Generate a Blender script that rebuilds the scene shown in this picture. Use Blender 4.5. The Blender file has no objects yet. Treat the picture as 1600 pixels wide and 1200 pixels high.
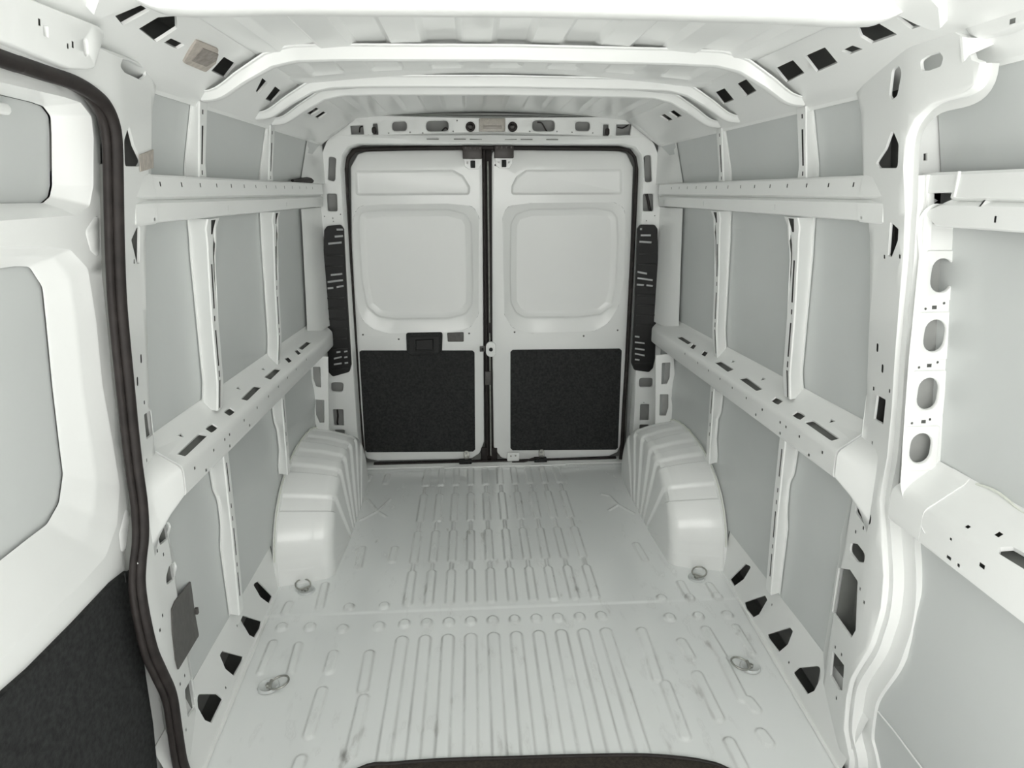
import bpy, bmesh, math, random
import numpy as np
from mathutils import Vector, Matrix
from mathutils.geometry import delaunay_2d_cdt
random.seed(7)
scene = bpy.context.scene
COL = scene.collection

# ------------------------------------------------------------------ camera, light, exposure
cam_d = bpy.data.cameras.new('camera'); cam = bpy.data.objects.new('camera', cam_d); COL.objects.link(cam)
cam_d.sensor_fit = 'HORIZONTAL'; cam_d.sensor_width = 36.0; cam_d.lens = 36.0 * 1000.0 / 1600.0
cam_d.clip_start = .02
PITCH = math.atan(.3); YAW = math.atan(65 / math.hypot(1000, 300))
cam.location = (-.117, 0, 1.566)
cam.rotation_euler = (math.pi / 2 - PITCH, 0, -YAW)
scene.camera = cam
world = bpy.data.worlds.new('overcast_sky'); scene.world = world; world.use_nodes = True
bg = world.node_tree.nodes['Background']; bg.inputs[0].default_value = (1.0, 1.0, .965, 1); bg.inputs[1].default_value = .45
def area(name, loc, rot, sx, sy, power, color):
    l = bpy.data.lights.new(name, 'AREA'); l.shape = 'RECTANGLE'; l.size = sx; l.size_y = sy; l.energy = power; l.color = color
    o = bpy.data.objects.new(name, l); COL.objects.link(o); o.location = loc; o.rotation_euler = rot
    return o
area('front_fill_lamp', (0, -.75, 1.75), (math.radians(52), 0, 0), 1.7, .9, 40, (1, 1, .965))  # added lamp behind the camera, tilted down to brighten the floor
# sun added high ahead; its unseen patch on the cab floor uplights the bows
sun_d = bpy.data.lights.new('sun', 'SUN'); sun_d.energy = 16.0; sun_d.angle = math.radians(.6); sun_d.color = (1, .985, .95)
sun = bpy.data.objects.new('sun', sun_d); COL.objects.link(sun); sun.rotation_euler = (math.radians(30), 0, 0); sun.location = (0, -6, 10)
vs = scene.view_settings
vs.view_transform = 'Standard'; vs.look = 'None'; vs.exposure = -0.06; vs.gamma = 1.0; vs.use_curve_mapping = False
scene.cycles.max_bounces = 12; scene.cycles.diffuse_bounces = 8; scene.cycles.glossy_bounces = 4

# ------------------------------------------------------------------ surfaces of the body
def lerp(a, b, t): return a + (b - a) * t
def interp(x, tab):
    if x <= tab[0][0]: return tab[0][1]
    for (x0, y0), (x1, y1) in zip(tab, tab[1:]):
        if x <= x1: return lerp(y0, y1, (x - x0) / (x1 - x0))
    return tab[-1][1]
# half widths of the van body (metres from its centre line) on named sheet-metal surfaces
W_TAB = [(0, .912), (.2, .910), (.6, .905), (.93, .897), (1.06, .888), (1.25, .866), (1.4, .853), (1.62, .816), (1.75, .797), (1.9, .775)]
def W(z): return interp(z, W_TAB)
SKIN_TAB = [(-.1, .958), (.46, .960), (.53, .950), (.58, .950), (.64, .958), (.9, .958), (1.5, .934), (1.6, .918), (1.82, .862)]
def s_pillar(y, z): return (W(z) + .18 * max(0, y - 1.40), y, z)
def s_skin(y, z): return (interp(z, SKIN_TAB) - .008 * (y - 1.5), y, z)
RAIL_TAB = [(1.495, .862), (1.500, .856), (1.540, .852), (1.548, .866), (1.556, .850), (1.600, .852), (1.606, .858)]
def s_rail(y, z): return (interp(z, RAIL_TAB), y, z)
def ledge_front(y): return .868
LEDGE_PROF = [(0, 0, .966), (.04, .02, .963), (.14, .12, .951), (.90, .94, .896), (1.0, 1.0, .888), (1.08, 1.02, .876), (1.9, 1.0, .820), (2.0, .96, .812), (2.3, .45, .806)]
def s_ledge(y, t):
    xb = .955 - .008 * (y - 1.5); xf = ledge_front(y)
    k = interp(t, [(p[0], p[1]) for p in LEDGE_PROF]); z = interp(t, [(p[0], p[2]) for p in LEDGE_PROF])
    return (lerp(xb, xf, k), y, z - interp(y, [(1.0, 0), (1.5, 0), (3.3, .040)]))
def s_sill(y, t): return (lerp(interp(y, [(1.35, .900), (1.43, .904), (2.3, .938)]), .957, t), y, .19 * t)
def s_cant(y, t): return (lerp(.846, .680, t), y, lerp(1.795, 1.908, t) + .012 * math.sin(math.pi * min(1, max(0, t))))
def s_door(y, z): return (W(z) + .05, y, z)
def s_oval(x, z): return (x, 1.30 + (z - .95) * .14, z)
def s_ribf(y, z): return (.893 - .006 * math.sin(math.pi * min(1, max(0, (z - .9) / .6))) + .0, y, z)
def s_lowf(y, z): return (.915, y, z)
def s_upf(y, z): return (lerp(.872, .842, (z - 1.6) / .2), y, z)

# ------------------------------------------------------------------ materials
def material(name, color, rough, metal=0.0, coat=0.0, noise=None, bump=None, spec=.5):
    m = bpy.data.materials.new(name); m.use_nodes = True; nt = m.node_tree; b = nt.nodes['Principled BSDF']
    b.inputs['Base Color'].default_value = (*color, 1); b.inputs['Roughness'].default_value = rough
    b.inputs['Metallic'].default_value = metal; b.inputs['Coat Weight'].default_value = coat
    b.inputs['Coat Roughness'].default_value = .12; b.inputs['Specular IOR Level'].default_value = spec
    tc = nt.nodes.new('ShaderNodeTexCoord')
    if noise:
        sc, amt = noise
        n = nt.nodes.new('ShaderNodeTexNoise'); n.inputs['Scale'].default_value = sc; n.inputs['Detail'].default_value = 5
        nt.links.new(tc.outputs['Object'], n.inputs['Vector'])
        r = nt.nodes.new('ShaderNodeMapRange'); r.inputs[1].default_value = .3; r.inputs[2].default_value = .7
        r.inputs[3].default_value = 1 - amt; r.inputs[4].default_value = 1 + amt
        nt.links.new(n.outputs['Fac'], r.inputs[0])
        mx = nt.nodes.new('ShaderNodeMix'); mx.data_type = 'RGBA'; mx.blend_type = 'MULTIPLY'; mx.inputs[0].default_value = 1
        mx.inputs[6].default_value = (*color, 1); nt.links.new(r.outputs[0], mx.inputs[7])
        nt.links.new(mx.outputs[2], b.inputs['Base Color'])
    if bump:
        sc, st, dist = bump
        n = nt.nodes.new('ShaderNodeTexNoise'); n.inputs['Scale'].default_value = sc; n.inputs['Detail'].default_value = 3
        nt.links.new(tc.outputs['Object'], n.inputs['Vector'])
        bp = nt.nodes.new('ShaderNodeBump'); bp.inputs['Strength'].default_value = st; bp.inputs['Distance'].default_value = dist
        nt.links.new(n.outputs['Fac'], bp.inputs['Height']); nt.links.new(bp.outputs[0], b.inputs['Normal'])
    return m
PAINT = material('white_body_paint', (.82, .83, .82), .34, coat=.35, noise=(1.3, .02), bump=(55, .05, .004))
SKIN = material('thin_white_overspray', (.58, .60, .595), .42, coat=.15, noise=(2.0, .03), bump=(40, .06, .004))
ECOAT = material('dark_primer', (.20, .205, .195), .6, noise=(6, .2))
PRIMER = material('light_grey_primer', (.36, .365, .355), .6, noise=(6, .12))
HOLLOW = material('hollow_shade_black', (.045, .045, .042), .7, noise=(8, .2))  # near-black colour stands in for the shade inside the slotted ribs
BLACK = material('black_trim_plastic', (.020, .021, .021), .62, noise=(90, .5), bump=(300, .35, .001), spec=.25)
GRILLE = material('black_vent_plastic', (.010, .010, .010), .42, spec=.35)
RUBBER = material('black_brown_rubber', (.022, .018, .017), .55, noise=(30, .3), spec=.3)
GREYPL = material('grey_cover_plastic', (.095, .09, .085), .55, noise=(60, .15))
STEEL = material('dulled_zinc', (.42, .42, .39), .35, metal=.9, noise=(40, .2))
BROWN = material('brown_black_latch', (.035, .028, .025), .4)
LAMP = material('smoked_lamp_lens', (.40, .37, .33), .3, coat=.5, noise=(120, .12))
TAN = material('tan_foam_pad', (.43, .39, .35), .7, noise=(70, .15))
MATM = material('brown_black_rubber_mat', (.030, .024, .018), .85, noise=(110, .45), bump=(260, .6, .003))
SEALER = material('seam_sealer', (.74, .76, .70), .6, bump=(120, .6, .004))
# floor paint with scuffs and dirt where loads were dragged
def floor_material():
    m = material('scuffed_floor_paint', (.79, .81, .805), .26, coat=.9)
    nt = m.node_tree; b = nt.nodes['Principled BSDF']; tc = nt.nodes.new('ShaderNodeTexCoord')
    def noise(scale, stretch):
        mp = nt.nodes.new('ShaderNodeMapping'); mp.inputs['Scale'].default_value = stretch
        nt.links.new(tc.outputs['Object'], mp.inputs['Vector'])
        n = nt.nodes.new('ShaderNodeTexNoise'); n.inputs['Scale'].default_value = scale; n.inputs['Detail'].default_value = 6
        nt.links.new(mp.outputs[0], n.inputs['Vector']); return n.outputs['Fac']
    def ramp(src, a, c):
        r = nt.nodes.new('ShaderNodeMapRange'); r.inputs[1].default_value = a; r.inputs[2].default_value = c
        nt.links.new(src, r.inputs[0]); return r.outputs[0]
    def math_(op, a, c):
        q = nt.nodes.new('ShaderNodeMath'); q.operation = op
        for i, x in enumerate((a, c)):
            if isinstance(x, float): q.inputs[i].default_value = x
            else: nt.links.new(x, q.inputs[i])
        return q.outputs[0]
    fine = ramp(noise(26, (1, .35, 1)), .56, .74); broad = ramp(noise(3.1, (1, .8, 1)), .47, .68)
    spots = math_('MULTIPLY', fine, broad)
    at = nt.nodes.new('ShaderNodeAttribute'); at.attribute_name = 'grime'
    edge = math_('MULTIPLY', math_('MULTIPLY', at.outputs['Fac'], ramp(noise(9, (1, .5, 1)), .30, .62)), .27)
    fac = math_('MINIMUM', math_('ADD', math_('MULTIPLY', spots, .85), edge), .85)
    mx = nt.nodes.new('ShaderNodeMix'); mx.data_type = 'RGBA'; mx.inputs[6].default_value = (.79, .81, .805, 1); mx.inputs[7].default_value = (.22, .215, .20, 1)
    nt.links.new(fac, mx.inputs[0]); nt.links.new(mx.outputs[2], b.inputs['Base Color'])
    b.inputs['Coat Roughness'].default_value = .07
    rr_ = nt.nodes.new('ShaderNodeMapRange'); rr_.inputs[3].default_value = .24; rr_.inputs[4].default_value = .6
    nt.links.new(fac, rr_.inputs[0]); nt.links.new(rr_.outputs[0], b.inputs['Roughness'])
    return m
FLOORM = floor_material()

# ------------------------------------------------------------------ object helpers
def link(name, bm, mat, parent=None, smooth=40):
    me = bpy.data.meshes.new(name)
    bmesh.ops.remove_doubles(bm, verts=bm.verts, dist=1e-5)
    bmesh.ops.recalc_face_normals(bm, faces=bm.faces)
    bm.to_mesh(me); bm.free()
    me.materials.append(mat)
    if smooth:
        for p in me.polygons: p.use_smooth = True
        me.set_sharp_from_angle(angle=math.radians(smooth))
    o = bpy.data.objects.new(name, me); COL.objects.link(o)
    if parent: o.parent = parent
    return o
def struct(o): o['kind'] = 'structure'; return o
def tag(o, label, cat, group=None):
    o['label'] = label; o['category'] = cat
    if group: o['group'] = group
    return o
def thing(name, label, cat, group=None, loc=(0, 0, 0)):
    o = bpy.data.objects.new(name, None); COL.objects.link(o); o.location = loc; o.empty_display_size = .05
    return tag(o, label, cat, group)
def area2(p): return .5 * sum(a[0] * b[1] - b[0] * a[1] for a, b in zip(p, p[1:] + p[:1]))
def ccw(p): p = [tuple(q) for q in p]; return p if area2(p) > 0 else p[::-1]
def rounded(pts, r, n=5):
    """polygon with rounded corners; r is one radius or one per corner"""
    pts = [Vector(p) for p in pts]; N = len(pts); out = []
    for i in range(N):
        a, b, c = pts[i - 1], pts[i], pts[(i + 1) % N]
        rr = r[i] if isinstance(r, (list, tuple)) else r
        u = (a - b); v = (c - b); lu, lv = u.length, v.length; u.normalize(); v.normalize()
        ang = u.angle(v, 1.0)
        if rr <= 0: out.append(tuple(b)); continue
        d = max(min(rr / math.tan(ang / 2), .49 * lu, .49 * lv), .04 * min(lu, lv))
        p0 = b + u * d; p1 = b + v * d
        for k in range(n + 1):
            t = k / n; out.append(tuple(p0 * (1 - t) ** 2 + b * 2 * t * (1 - t) + p1 * t * t))
    return out
def rrect(x0, y0, x1, y1, r, n=5): return rounded([(x0, y0), (x1, y0), (x1, y1), (x0, y1)], r, n)
def oval(c, w, h, n=10, tilt=0):
    """a slot with round ends, w x h"""
    r = min(w, h) / 2; L = max(w, h) / 2 - r; pts = []
    for k in range(n + 1):
        a = -math.pi / 2 + math.pi * k / n; pts.append((L + r * math.cos(a), r * math.sin(a)))
    for k in range(n + 1):
        a = math.pi / 2 + math.pi * k / n; pts.append((-L + r * math.cos(a), r * math.sin(a)))
    if h > w: pts = [(-q, p) for p, q in pts]
    ct, st = math.cos(tilt), math.sin(tilt)
    return [(c[0] + p * ct - q * st, c[1] + p * st + q * ct) for p, q in pts]
def circle(c, r, n=12): return [(c[0] + r * math.cos(2 * math.pi * k / n), c[1] + r * math.sin(2 * math.pi * k / n)) for k in range(n)]
def dot(c, w, h): return [(c[0] - w / 2, c[1] - h / 2), (c[0] + w / 2, c[1] - h / 2), (c[0] + w / 2, c[1] + h / 2), (c[0] - w / 2, c[1] + h / 2)]
def offset(p, d):
    """move a closed polygon's vertices inwards by d"""
    p = ccw(p); N = len(p); out = []
    for i in range(N):
        a, b, c = Vector(p[i - 1]), Vector(p[i]), Vector(p[(i + 1) % N])
        t = (b - a).normalized() + (c - b).normalized()
        if t.length < 1e-9: out.append(tuple(b)); continue
        t.normalize(); out.append((b.x - t.y * d, b.y + t.x * d))
    return out
def dedupe(p):
    out = []
    for q in p:
        if not out or (abs(q[0] - out[-1][0]) + abs(q[1] - out[-1][1])) > 1e-6: out.append(tuple(q))
    while len(out) > 1 and abs(out[0][0] - out[-1][0]) + abs(out[0][1] - out[-1][1]) < 1e-6: out.pop()
    return out
def inside(px, py, poly):
    c = np.zeros(px.shape, bool); n = len(poly)
    for i in range(n):
        x0, y0 = poly[i]; x1, y1 = poly[(i + 1) % n]
        if y0 == y1: continue
        k = ((y0 > py) != (y1 > py)) & (px < (x1 - x0) * (py - y0) / (y1 - y0) + x0)
        c ^= k
    return c
RIM = [(.0005, .0008), (.001, .005)]
ORIM = [(-.0015, .0006), (-.003, .003), (-.003, .010)]
def sheet(bm, surf, outer, holes=(), dirv=(1, 0, 0), rim=RIM, orim=ORIM, grid=0, s=1):
    """pressed sheet metal on the surface surf(a, b): outline, real cut-outs, rolled edges turned along dirv"""
    outer = ccw(dedupe(outer)); holes = [ccw(dedupe(h)) for h in holes]
    dv = Vector((dirv[0] * s, dirv[1], dirv[2]))
    def P(a, b, d=0): p = surf(a, b); return Vector((p[0] * s, p[1], p[2])) + dv * d
    loops = [outer] + holes; pts = []; edges = []
    for L in loops:
        k0 = len(pts); pts += L; edges += [(k0 + i, k0 + (i + 1) % len(L)) for i in range(len(L))]
    if isinstance(grid, list):
        A = np.array([g[0] for g in grid]); B = np.array([g[1] for g in grid]); ok = inside(A, B, outer)
        for h in holes: ok &= ~inside(A, B, h)
        pts += list(zip(A[ok], B[ok]))
    elif grid:
        gx, gy = (grid, grid) if not isinstance(grid, tuple) else grid
        xs = [p[0] for p in outer]; ys = [p[1] for p in outer]
        A, B = np.meshgrid(np.arange(min(xs) + gx / 2, max(xs), gx), np.arange(min(ys) + gy / 2, max(ys), gy))
        A = A.ravel(); B = B.ravel(); ok = inside(A, B, outer)
        for h in holes: ok &= ~inside(A, B, h)
        pts += list(zip(A[ok], B[ok]))
    V, E, F, *_ = delaunay_2d_cdt([Vector(p) for p in pts], edges, [], 0, 1e-7)
    arr = np.array([tuple(v) for v in V]); tri = np.array(F)
    cen = arr[tri].mean(axis=1); ok = inside(cen[:, 0], cen[:, 1], outer)
    for h in holes: ok &= ~inside(cen[:, 0], cen[:, 1], h)
    vs_ = [bm.verts.new(P(*p)) for p in arr]
    for t in tri[ok]:
        try: bm.faces.new([vs_[i] for i in t])
        except ValueError: pass
    def ring(loop, prof, sign):
        prev = [bm.verts.new(P(*p)) for p in loop]
        for ins, dep in prof:
            cur = [bm.verts.new(P(*p, dep)) for p in offset(loop, ins * sign)]
            for i in range(len(loop)):
                j = (i + 1) % len(loop)
                bm.faces.new([prev[i], prev[j], cur[j], cur[i]])
            prev = cur
    if orim: ring(outer, orim, 1)
    if rim:
        for h in holes:
            w_ = min((P(*h[0]) - P(*h[len(h) // 2])).length, (P(*h[len(h) // 4]) - P(*h[len(h) * 3 // 4])).length)
            if w_ > .016: ring(h, rim, 1)
def loft(bm, loops, cap=True):
    """skin a list of closed 3-D loops of equal length"""
    rows = [[bm.verts.new(p) for p in L] for L in loops]; n = len(rows[0])
    for a, b in zip(rows, rows[1:]):
        for i in range(n): bm.faces.new([a[i], a[(i + 1) % n], b[(i + 1) % n], b[i]])
    if cap: bm.faces.new(rows[-1])
    return rows
def recess(bm, P, loop, steps, cap=True):
    """sunken field inside loop: steps are (inset, depth)"""
    loop = ccw(loop)
    loft(bm, [[P(*q, 0) for q in loop]] + [[P(*q, d) for q in offset(loop, i)] for i, d in steps], cap)
def box(bm, x0, x1, y0, y1, z0, z1, bev=.002):
    b2 = bmesh.new(); bmesh.ops.create_cube(b2, size=1)
    for v in b2.verts: v.co = ((x0 + x1) / 2 + v.co.x * (x1 - x0), (y0 + y1) / 2 + v.co.y * (y1 - y0), (z0 + z1) / 2 + v.co.z * (z1 - z0))
    if bev: bmesh.ops.bevel(b2, geom=b2.edges[:], offset=bev, segments=2, affect='EDGES', profile=.5)
    me = bpy.data.meshes.new('t'); b2.to_mesh(me); b2.free(); bm.from_mesh(me); bpy.data.meshes.remove(me)
def tube(bm, path, r, n=10, closed=False, caps=True):
    path = [Vector(p) for p in path]; N = len(path); rows = []; nrm = None
    for i in range(N):
        if closed: t = path[(i + 1) % N] - path[i - 1]
        else: t = path[min(i + 1, N - 1)] - path[max(i - 1, 0)]
        t.normalize()
        if nrm is None: nrm = t.orthogonal().normalized()
        else: nrm = (nrm - t * nrm.dot(t)).normalized()
        bn = t.cross(nrm); rr = r(i / (N - 1)) if callable(r) else r
        rows.append([bm.verts.new(path[i] + (nrm * math.cos(2 * math.pi * k / n) + bn * math.sin(2 * math.pi * k / n)) * rr) for k in range(n)])
    for i in range(N if closed else N - 1):
        a, b = rows[i], rows[(i + 1) % N]
        for k in range(n): bm.faces.new([a[k], a[(k + 1) % n], b[(k + 1) % n], b[k]])
    if caps and not closed: bm.faces.new(rows[0]); bm.faces.new(rows[-1])
def strip(bm, rows, closed=False):
    """quads between rows of 3-D points"""
    R = [[bm.verts.new(p) for p in r] for r in rows]
    for a, b in zip(R, R[1:]):
        for i in range(len(a) - 1): bm.faces.new([a[i], a[i + 1], b[i + 1], b[i]])
def smooth_path(pts, n=6):
    """Catmull-Rom through pts"""
    P = [Vector(p) for p in pts]; out = []
    for i in range(len(P) - 1):
        a = P[i - 1] if i else P[0] * 2 - P[1]; b, c = P[i], P[i + 1]; d = P[i + 2] if i + 2 < len(P) else P[-1] * 2 - P[-2]
        for k in range(n):
            t = k / n
            out.append(.5 * ((2 * b) + (c - a) * t + (2 * a - 5 * b + 4 * c - d) * t * t + (3 * b - a - 3 * c + d) * t ** 3))
    out.append(P[-1]); return out
def mir(p, s): return (p[0] * s, p[1], p[2])
SIDE = {1: 'right', -1: 'left'}

# ------------------------------------------------------------------ floor
def smoothstep(t): t = np.clip(t, 0, 1); return t * t * (3 - 2 * t)
def floor_half(y): return np.interp(y, [-1, 1.35, 1.43, 2.3, 3.6], [.90, .900, .904, .938, .945])
def build_floor():
    y0, y1 = 1.30, 3.53
    nx, ny = 470, 420
    X = np.linspace(-1, 1, nx)[None, :] * floor_half(np.linspace(y0, y1, ny))[:, None]
    Y = np.repeat(np.linspace(y0, y1, ny)[:, None], nx, axis=1)
    Z = np.zeros_like(X)
    def bead(xa, ya, xb, yb, r, h=.006, edge=.007):
        h *= 1.35
        """a pressed bead: everything within r of the segment is raised by h"""
        nonlocal Z
        dx, dy = xb - xa, yb - ya; L2 = dx * dx + dy * dy + 1e-9
        t = np.clip(((X - xa) * dx + (Y - ya) * dy) / L2, 0, 1)
        d = np.hypot(X - xa - t * dx, Y - ya - t * dy)
        Z = np.maximum(Z, h * smoothstep((r + edge / 2 - d) / edge))
    cols = [-.395 + .0835 * k for k in range(10)]
    for k, x in enumerate(cols):
        bead(x, 1.2, x, 1.985, .021)                                  # long front beads
        bead(x, 2.075, x, 2.083, .019, .007)                          # row of round dimples by the seam
        for a, b in ((2.20, 2.41), (2.50, 2.745), (2.865, 3.14), (3.27, 3.46)):
            bead(x, a, x, b, .017, .0055)
        for a in (2.44, 2.79, 3.18):                                  # narrow waists between the rear beads
            bead(x, a - .02, x, a + .055, .006, .0055)
    for x, y in [(-0.8531, 2.086), (-0.7476, 2.08), (-0.6233, 2.061), (-0.4893, 2.068), (0.6183, 2.051), (0.7311, 2.052), (0.8447, 2.053)]: bead(x, y, x, y + .006, .019, .007)
    for x, y in [(-0.6224, 2.188), (-0.4856, 2.187), (0.6198, 2.168), (0.7338, 2.165), (0.8473, 2.167)]: bead(x, y, x, y + .006, .018, .007)
    sides = [(-0.8614, 2.002), (-0.8577, 1.856), (-0.7662, 1.985), (-0.7554, 1.849), (-0.6299, 1.93), (-0.6283, 1.848), (-0.5033, 1.922), (-0.4986, 1.751), (-0.6315, 1.754), (-0.6311, 1.578), (-0.4903, 1.712), (-0.4929, 1.496), (0.4913, 1.984), (0.4808, 1.742), (0.5002, 1.712), (0.4969, 1.503), (0.6198, 1.916), (0.6259, 1.836), (0.6211, 1.749), (0.624, 1.564), (0.7317, 1.977), (0.7371, 1.832), (0.8497, 1.984), (0.8487, 1.845), (0.7467, 1.627), (0.7525, 1.592), (0.7314, 1.498), (0.7361, 1.465), (0.6223, 1.472), (0.6252, 1.385), (-0.6332, 1.487), (-0.6366, 1.431), (0.7342, 1.806), (0.7295, 1.636)]
    for a, b in zip(sides[::2], sides[1::2]): bead(a[0], a[1], b[0], b[1], .017 if abs(a[0]) < .75 else .013, .005)
    rear = [(-0.6404, 2.627), (-0.6318, 2.47), (-0.4913, 2.618), (-0.4934, 2.512), (0.6194, 2.582), (0.6272, 2.452), (-0.7485, 2.349), (-0.7361, 2.199), (-0.8622, 2.227), (-0.8629, 2.175), (0.7284, 2.271), (0.7293, 2.191), (0.8435, 2.25), (0.8479, 2.175), (-0.7219, 3.41), (-0.7274, 3.351), (-0.6203, 3.413), (-0.6221, 3.311)]
    for a, b in zip(rear[::2], rear[1::2]): bead(a[0], a[1], b[0], b[1], .015, .005)
    for q in ([(-0.6879, 3.113), (-0.6194, 2.981), (-0.5703, 3.113)], [(-0.6922, 2.892), (-0.6194, 2.981), (-0.5702, 2.924)], [(0.561, 3.103), (0.5977, 3.078), (0.6231, 2.974)], [(0.5648, 2.921), (0.6231, 2.974), (0.6811, 2.88)]):
        for a, b in zip(q, q[1:]): bead(a[0], a[1], b[0], b[1], .005, .004)
    gy, gx = np.gradient(Z); grime = np.clip(np.hypot(gx, gy) / .0018, 0, 1)   # dirt that settles along the edges of the beads
    Z += .003 * smoothstep((Y - 2.150) / .012)                        # lap joint of the two floor sheets
    Z += .004 * smoothstep((Y - 3.452) / .02)                         # rear edge strip
    bm = bmesh.new()
    me = bpy.data.meshes.new('floor')
    v = np.stack([X, Y, Z], -1).reshape(-1, 3)
    idx = np.arange(nx * ny).reshape(ny, nx)
    f = np.stack([idx[:-1, :-1], idx[:-1, 1:], idx[1:, 1:], idx[1:, :-1]], -1).reshape(-1, 4)
    bm.free()
    me.vertices.add(len(v)); me.vertices.foreach_set('co', v.ravel().astype(np.float32))
    me.loops.add(f.size); me.loops.foreach_set('vertex_index', f.ravel().astype(np.int32))
    me.polygons.add(len(f)); me.polygons.foreach_set('loop_start', (np.arange(len(f)) * 4).astype(np.int32))
    me.polygons.foreach_set('use_smooth', np.ones(len(f), bool))
    me.update(calc_edges=True); me.validate(); at_ = me.attributes.new('grime', 'FLOAT', 'POINT'); at_.data.foreach_set('value', grime.ravel().astype(np.float32)); me.materials.append(FLOORM)
    o = bpy.data.objects.new('floor', me); COL.objects.link(o); struct(o)
    # cab floor in front and the threshold at the doors
    b = bmesh.new(); box(b, -.90, .90, -1.3, 1.305, -.03, -.002, .004); link('cab_floor', b, FLOORM, o)
    b = bmesh.new(); box(b, -.80, .80, 3.50, 3.62, -.02, .012, .005); link('door_threshold', b, PAINT, o)
    b = bmesh.new(); box(b, -.30, .42, 3.485, 3.50, .002, .014, .003); link('threshold_strip', b, PAINT, o)
    return o
FLOOR = build_floor()

# ------------------------------------------------------------------ roof
def roof_z(x): return 1.952 - .040 * (x / .70) ** 2
def build_ceiling():
    ys = [-.58, 1.0, 1.20, 1.44, 1.50, 1.56, 1.70, 1.84, 1.885, 1.91, 1.955, 2.0, 2.06, 2.18, 2.235, 2.25, 2.29, 2.62, 2.66, 2.72, 2.95, 3.18, 3.28, 3.33, 3.46]
    amp = [1, 1, 1, 1, 1, 1, 1, 1, .9, .55, .55, 1, 1, 1, .4, -1, -1, -1, .3, 1, 1, 1, .4, 0, 0]
    xs = np.linspace(-.70, .70, 561)
    ph = np.mod(xs / .1860 + .25, 1.0)                                # raised and sunk strips .093 m wide
    tri = np.where(ph < .5, np.minimum(ph, .5 - ph), -np.minimum(ph - .5, 1 - ph))
    prof = np.clip(tri / .045, -1, 1) * .5 + .5
    fade = smoothstep((.655 - np.abs(xs)) / .03)
    rows = []
    for y, a in zip(ys, amp):
        if a < 0: rows.append([(x, y, roof_z(x) - .006) for x in xs]); continue
        rows.append([(x, y, roof_z(x) + .014 * p * a * f - .002) for x, p, f in zip(xs, prof, fade)])
    bm = bmesh.new(); strip(bm, rows)
    o = struct(link('ceiling', bm, PAINT, smooth=25))
    return o
CEIL = build_ceiling()

# ------------------------------------------------------------------ roof bows
def bow_path(x, near=False):
    """height of a bow's underside across the van"""
    a = abs(x)
    if near: return interp(a, [(0, 1.877), (.45, 1.873), (.60, 1.868), (.66, 1.871), (.69, 1.883), (.715, 1.905), (.74, 1.93)])
    return interp(a, [(0, 1.908), (.45, 1.904), (.575, 1.900), (.64, 1.886), (.72, 1.846), (.775, 1.812), (.80, 1.803), (.835, 1.800)])
def roof_bow(y, wide, deep, label, end=.835, near=False):
    t = thing('roof_bow', label, 'roof beam', loc=(0, y, 1.9))
    xs = sorted([-end, -.56, .56] + [end * (-1 + 2 * k / 120) for k in range(1, 120)] + [end])
    h = wide / 2
    # closed hat section in (y, z); z is up from the underside
    prof = [(-h - .012, deep), (-h - .010, deep - .004), (-h - .002, deep - .006), (-h + .004, deep * .55), (-h + .012, .003), (-h + .018, 0), (h - .018, 0), (h - .012, .003), (h - .004, deep * .55), (h + .002, deep - .006), (h + .012, deep - .004), (h + .012, deep)]
    def section(x):
        e = 1e-3; sl = (bow_path(x + e, near) - bow_path(x - e, near)) / (2 * e); n = Vector((-sl, 0, 1)).normalized()
        base = Vector((x, 0, bow_path(x, near) - 1.9)); k = 1 if abs(x) < .6 else lerp(1, .62, min(1, (abs(x) - .6) / .15))
        return [base + Vector((0, py, 0)) + n * pz * k for py, pz in prof]
    def part(name, x0, x1):
        b = bmesh.new(); xx = [x for x in xs if x0 <= x <= x1]
        rows = [section(x) for x in xx]; strip(b, rows)
        return link(name, b, PAINT, t, 35)
    part('bow_channel', -.5600001, .5600001)
    part('bow_end', -end, -.5599999); part('bow_end', .5599999, end)
    return t

# ------------------------------------------------------------------ side walls
def grid_sheet(bm, surf, a0, a1, na, b0, b1, nb, s=1):
    strip(bm, [[mir(surf(lerp(a0, a1, i / na), lerp(b0, b1, j / nb)), s) for j in range(nb + 1)] for i in range(na + 1)])
def build_wall(s):
    side = SIDE[s]
    b = bmesh.new()
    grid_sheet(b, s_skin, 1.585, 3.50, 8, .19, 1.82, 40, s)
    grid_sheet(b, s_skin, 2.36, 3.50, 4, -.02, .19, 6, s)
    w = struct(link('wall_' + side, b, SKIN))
    return w
WALL = {s: build_wall(s) for s in (1, -1)}
b_ = bmesh.new(); strip(b_, [[(x, y, -.62) for x in (-12, 0, 12)] for y in (-12, 0, 12)])
struct(link('ground', b_, material('pale_concrete_yard', (.34, .34, .33), .8, noise=(4, .1))))
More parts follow.
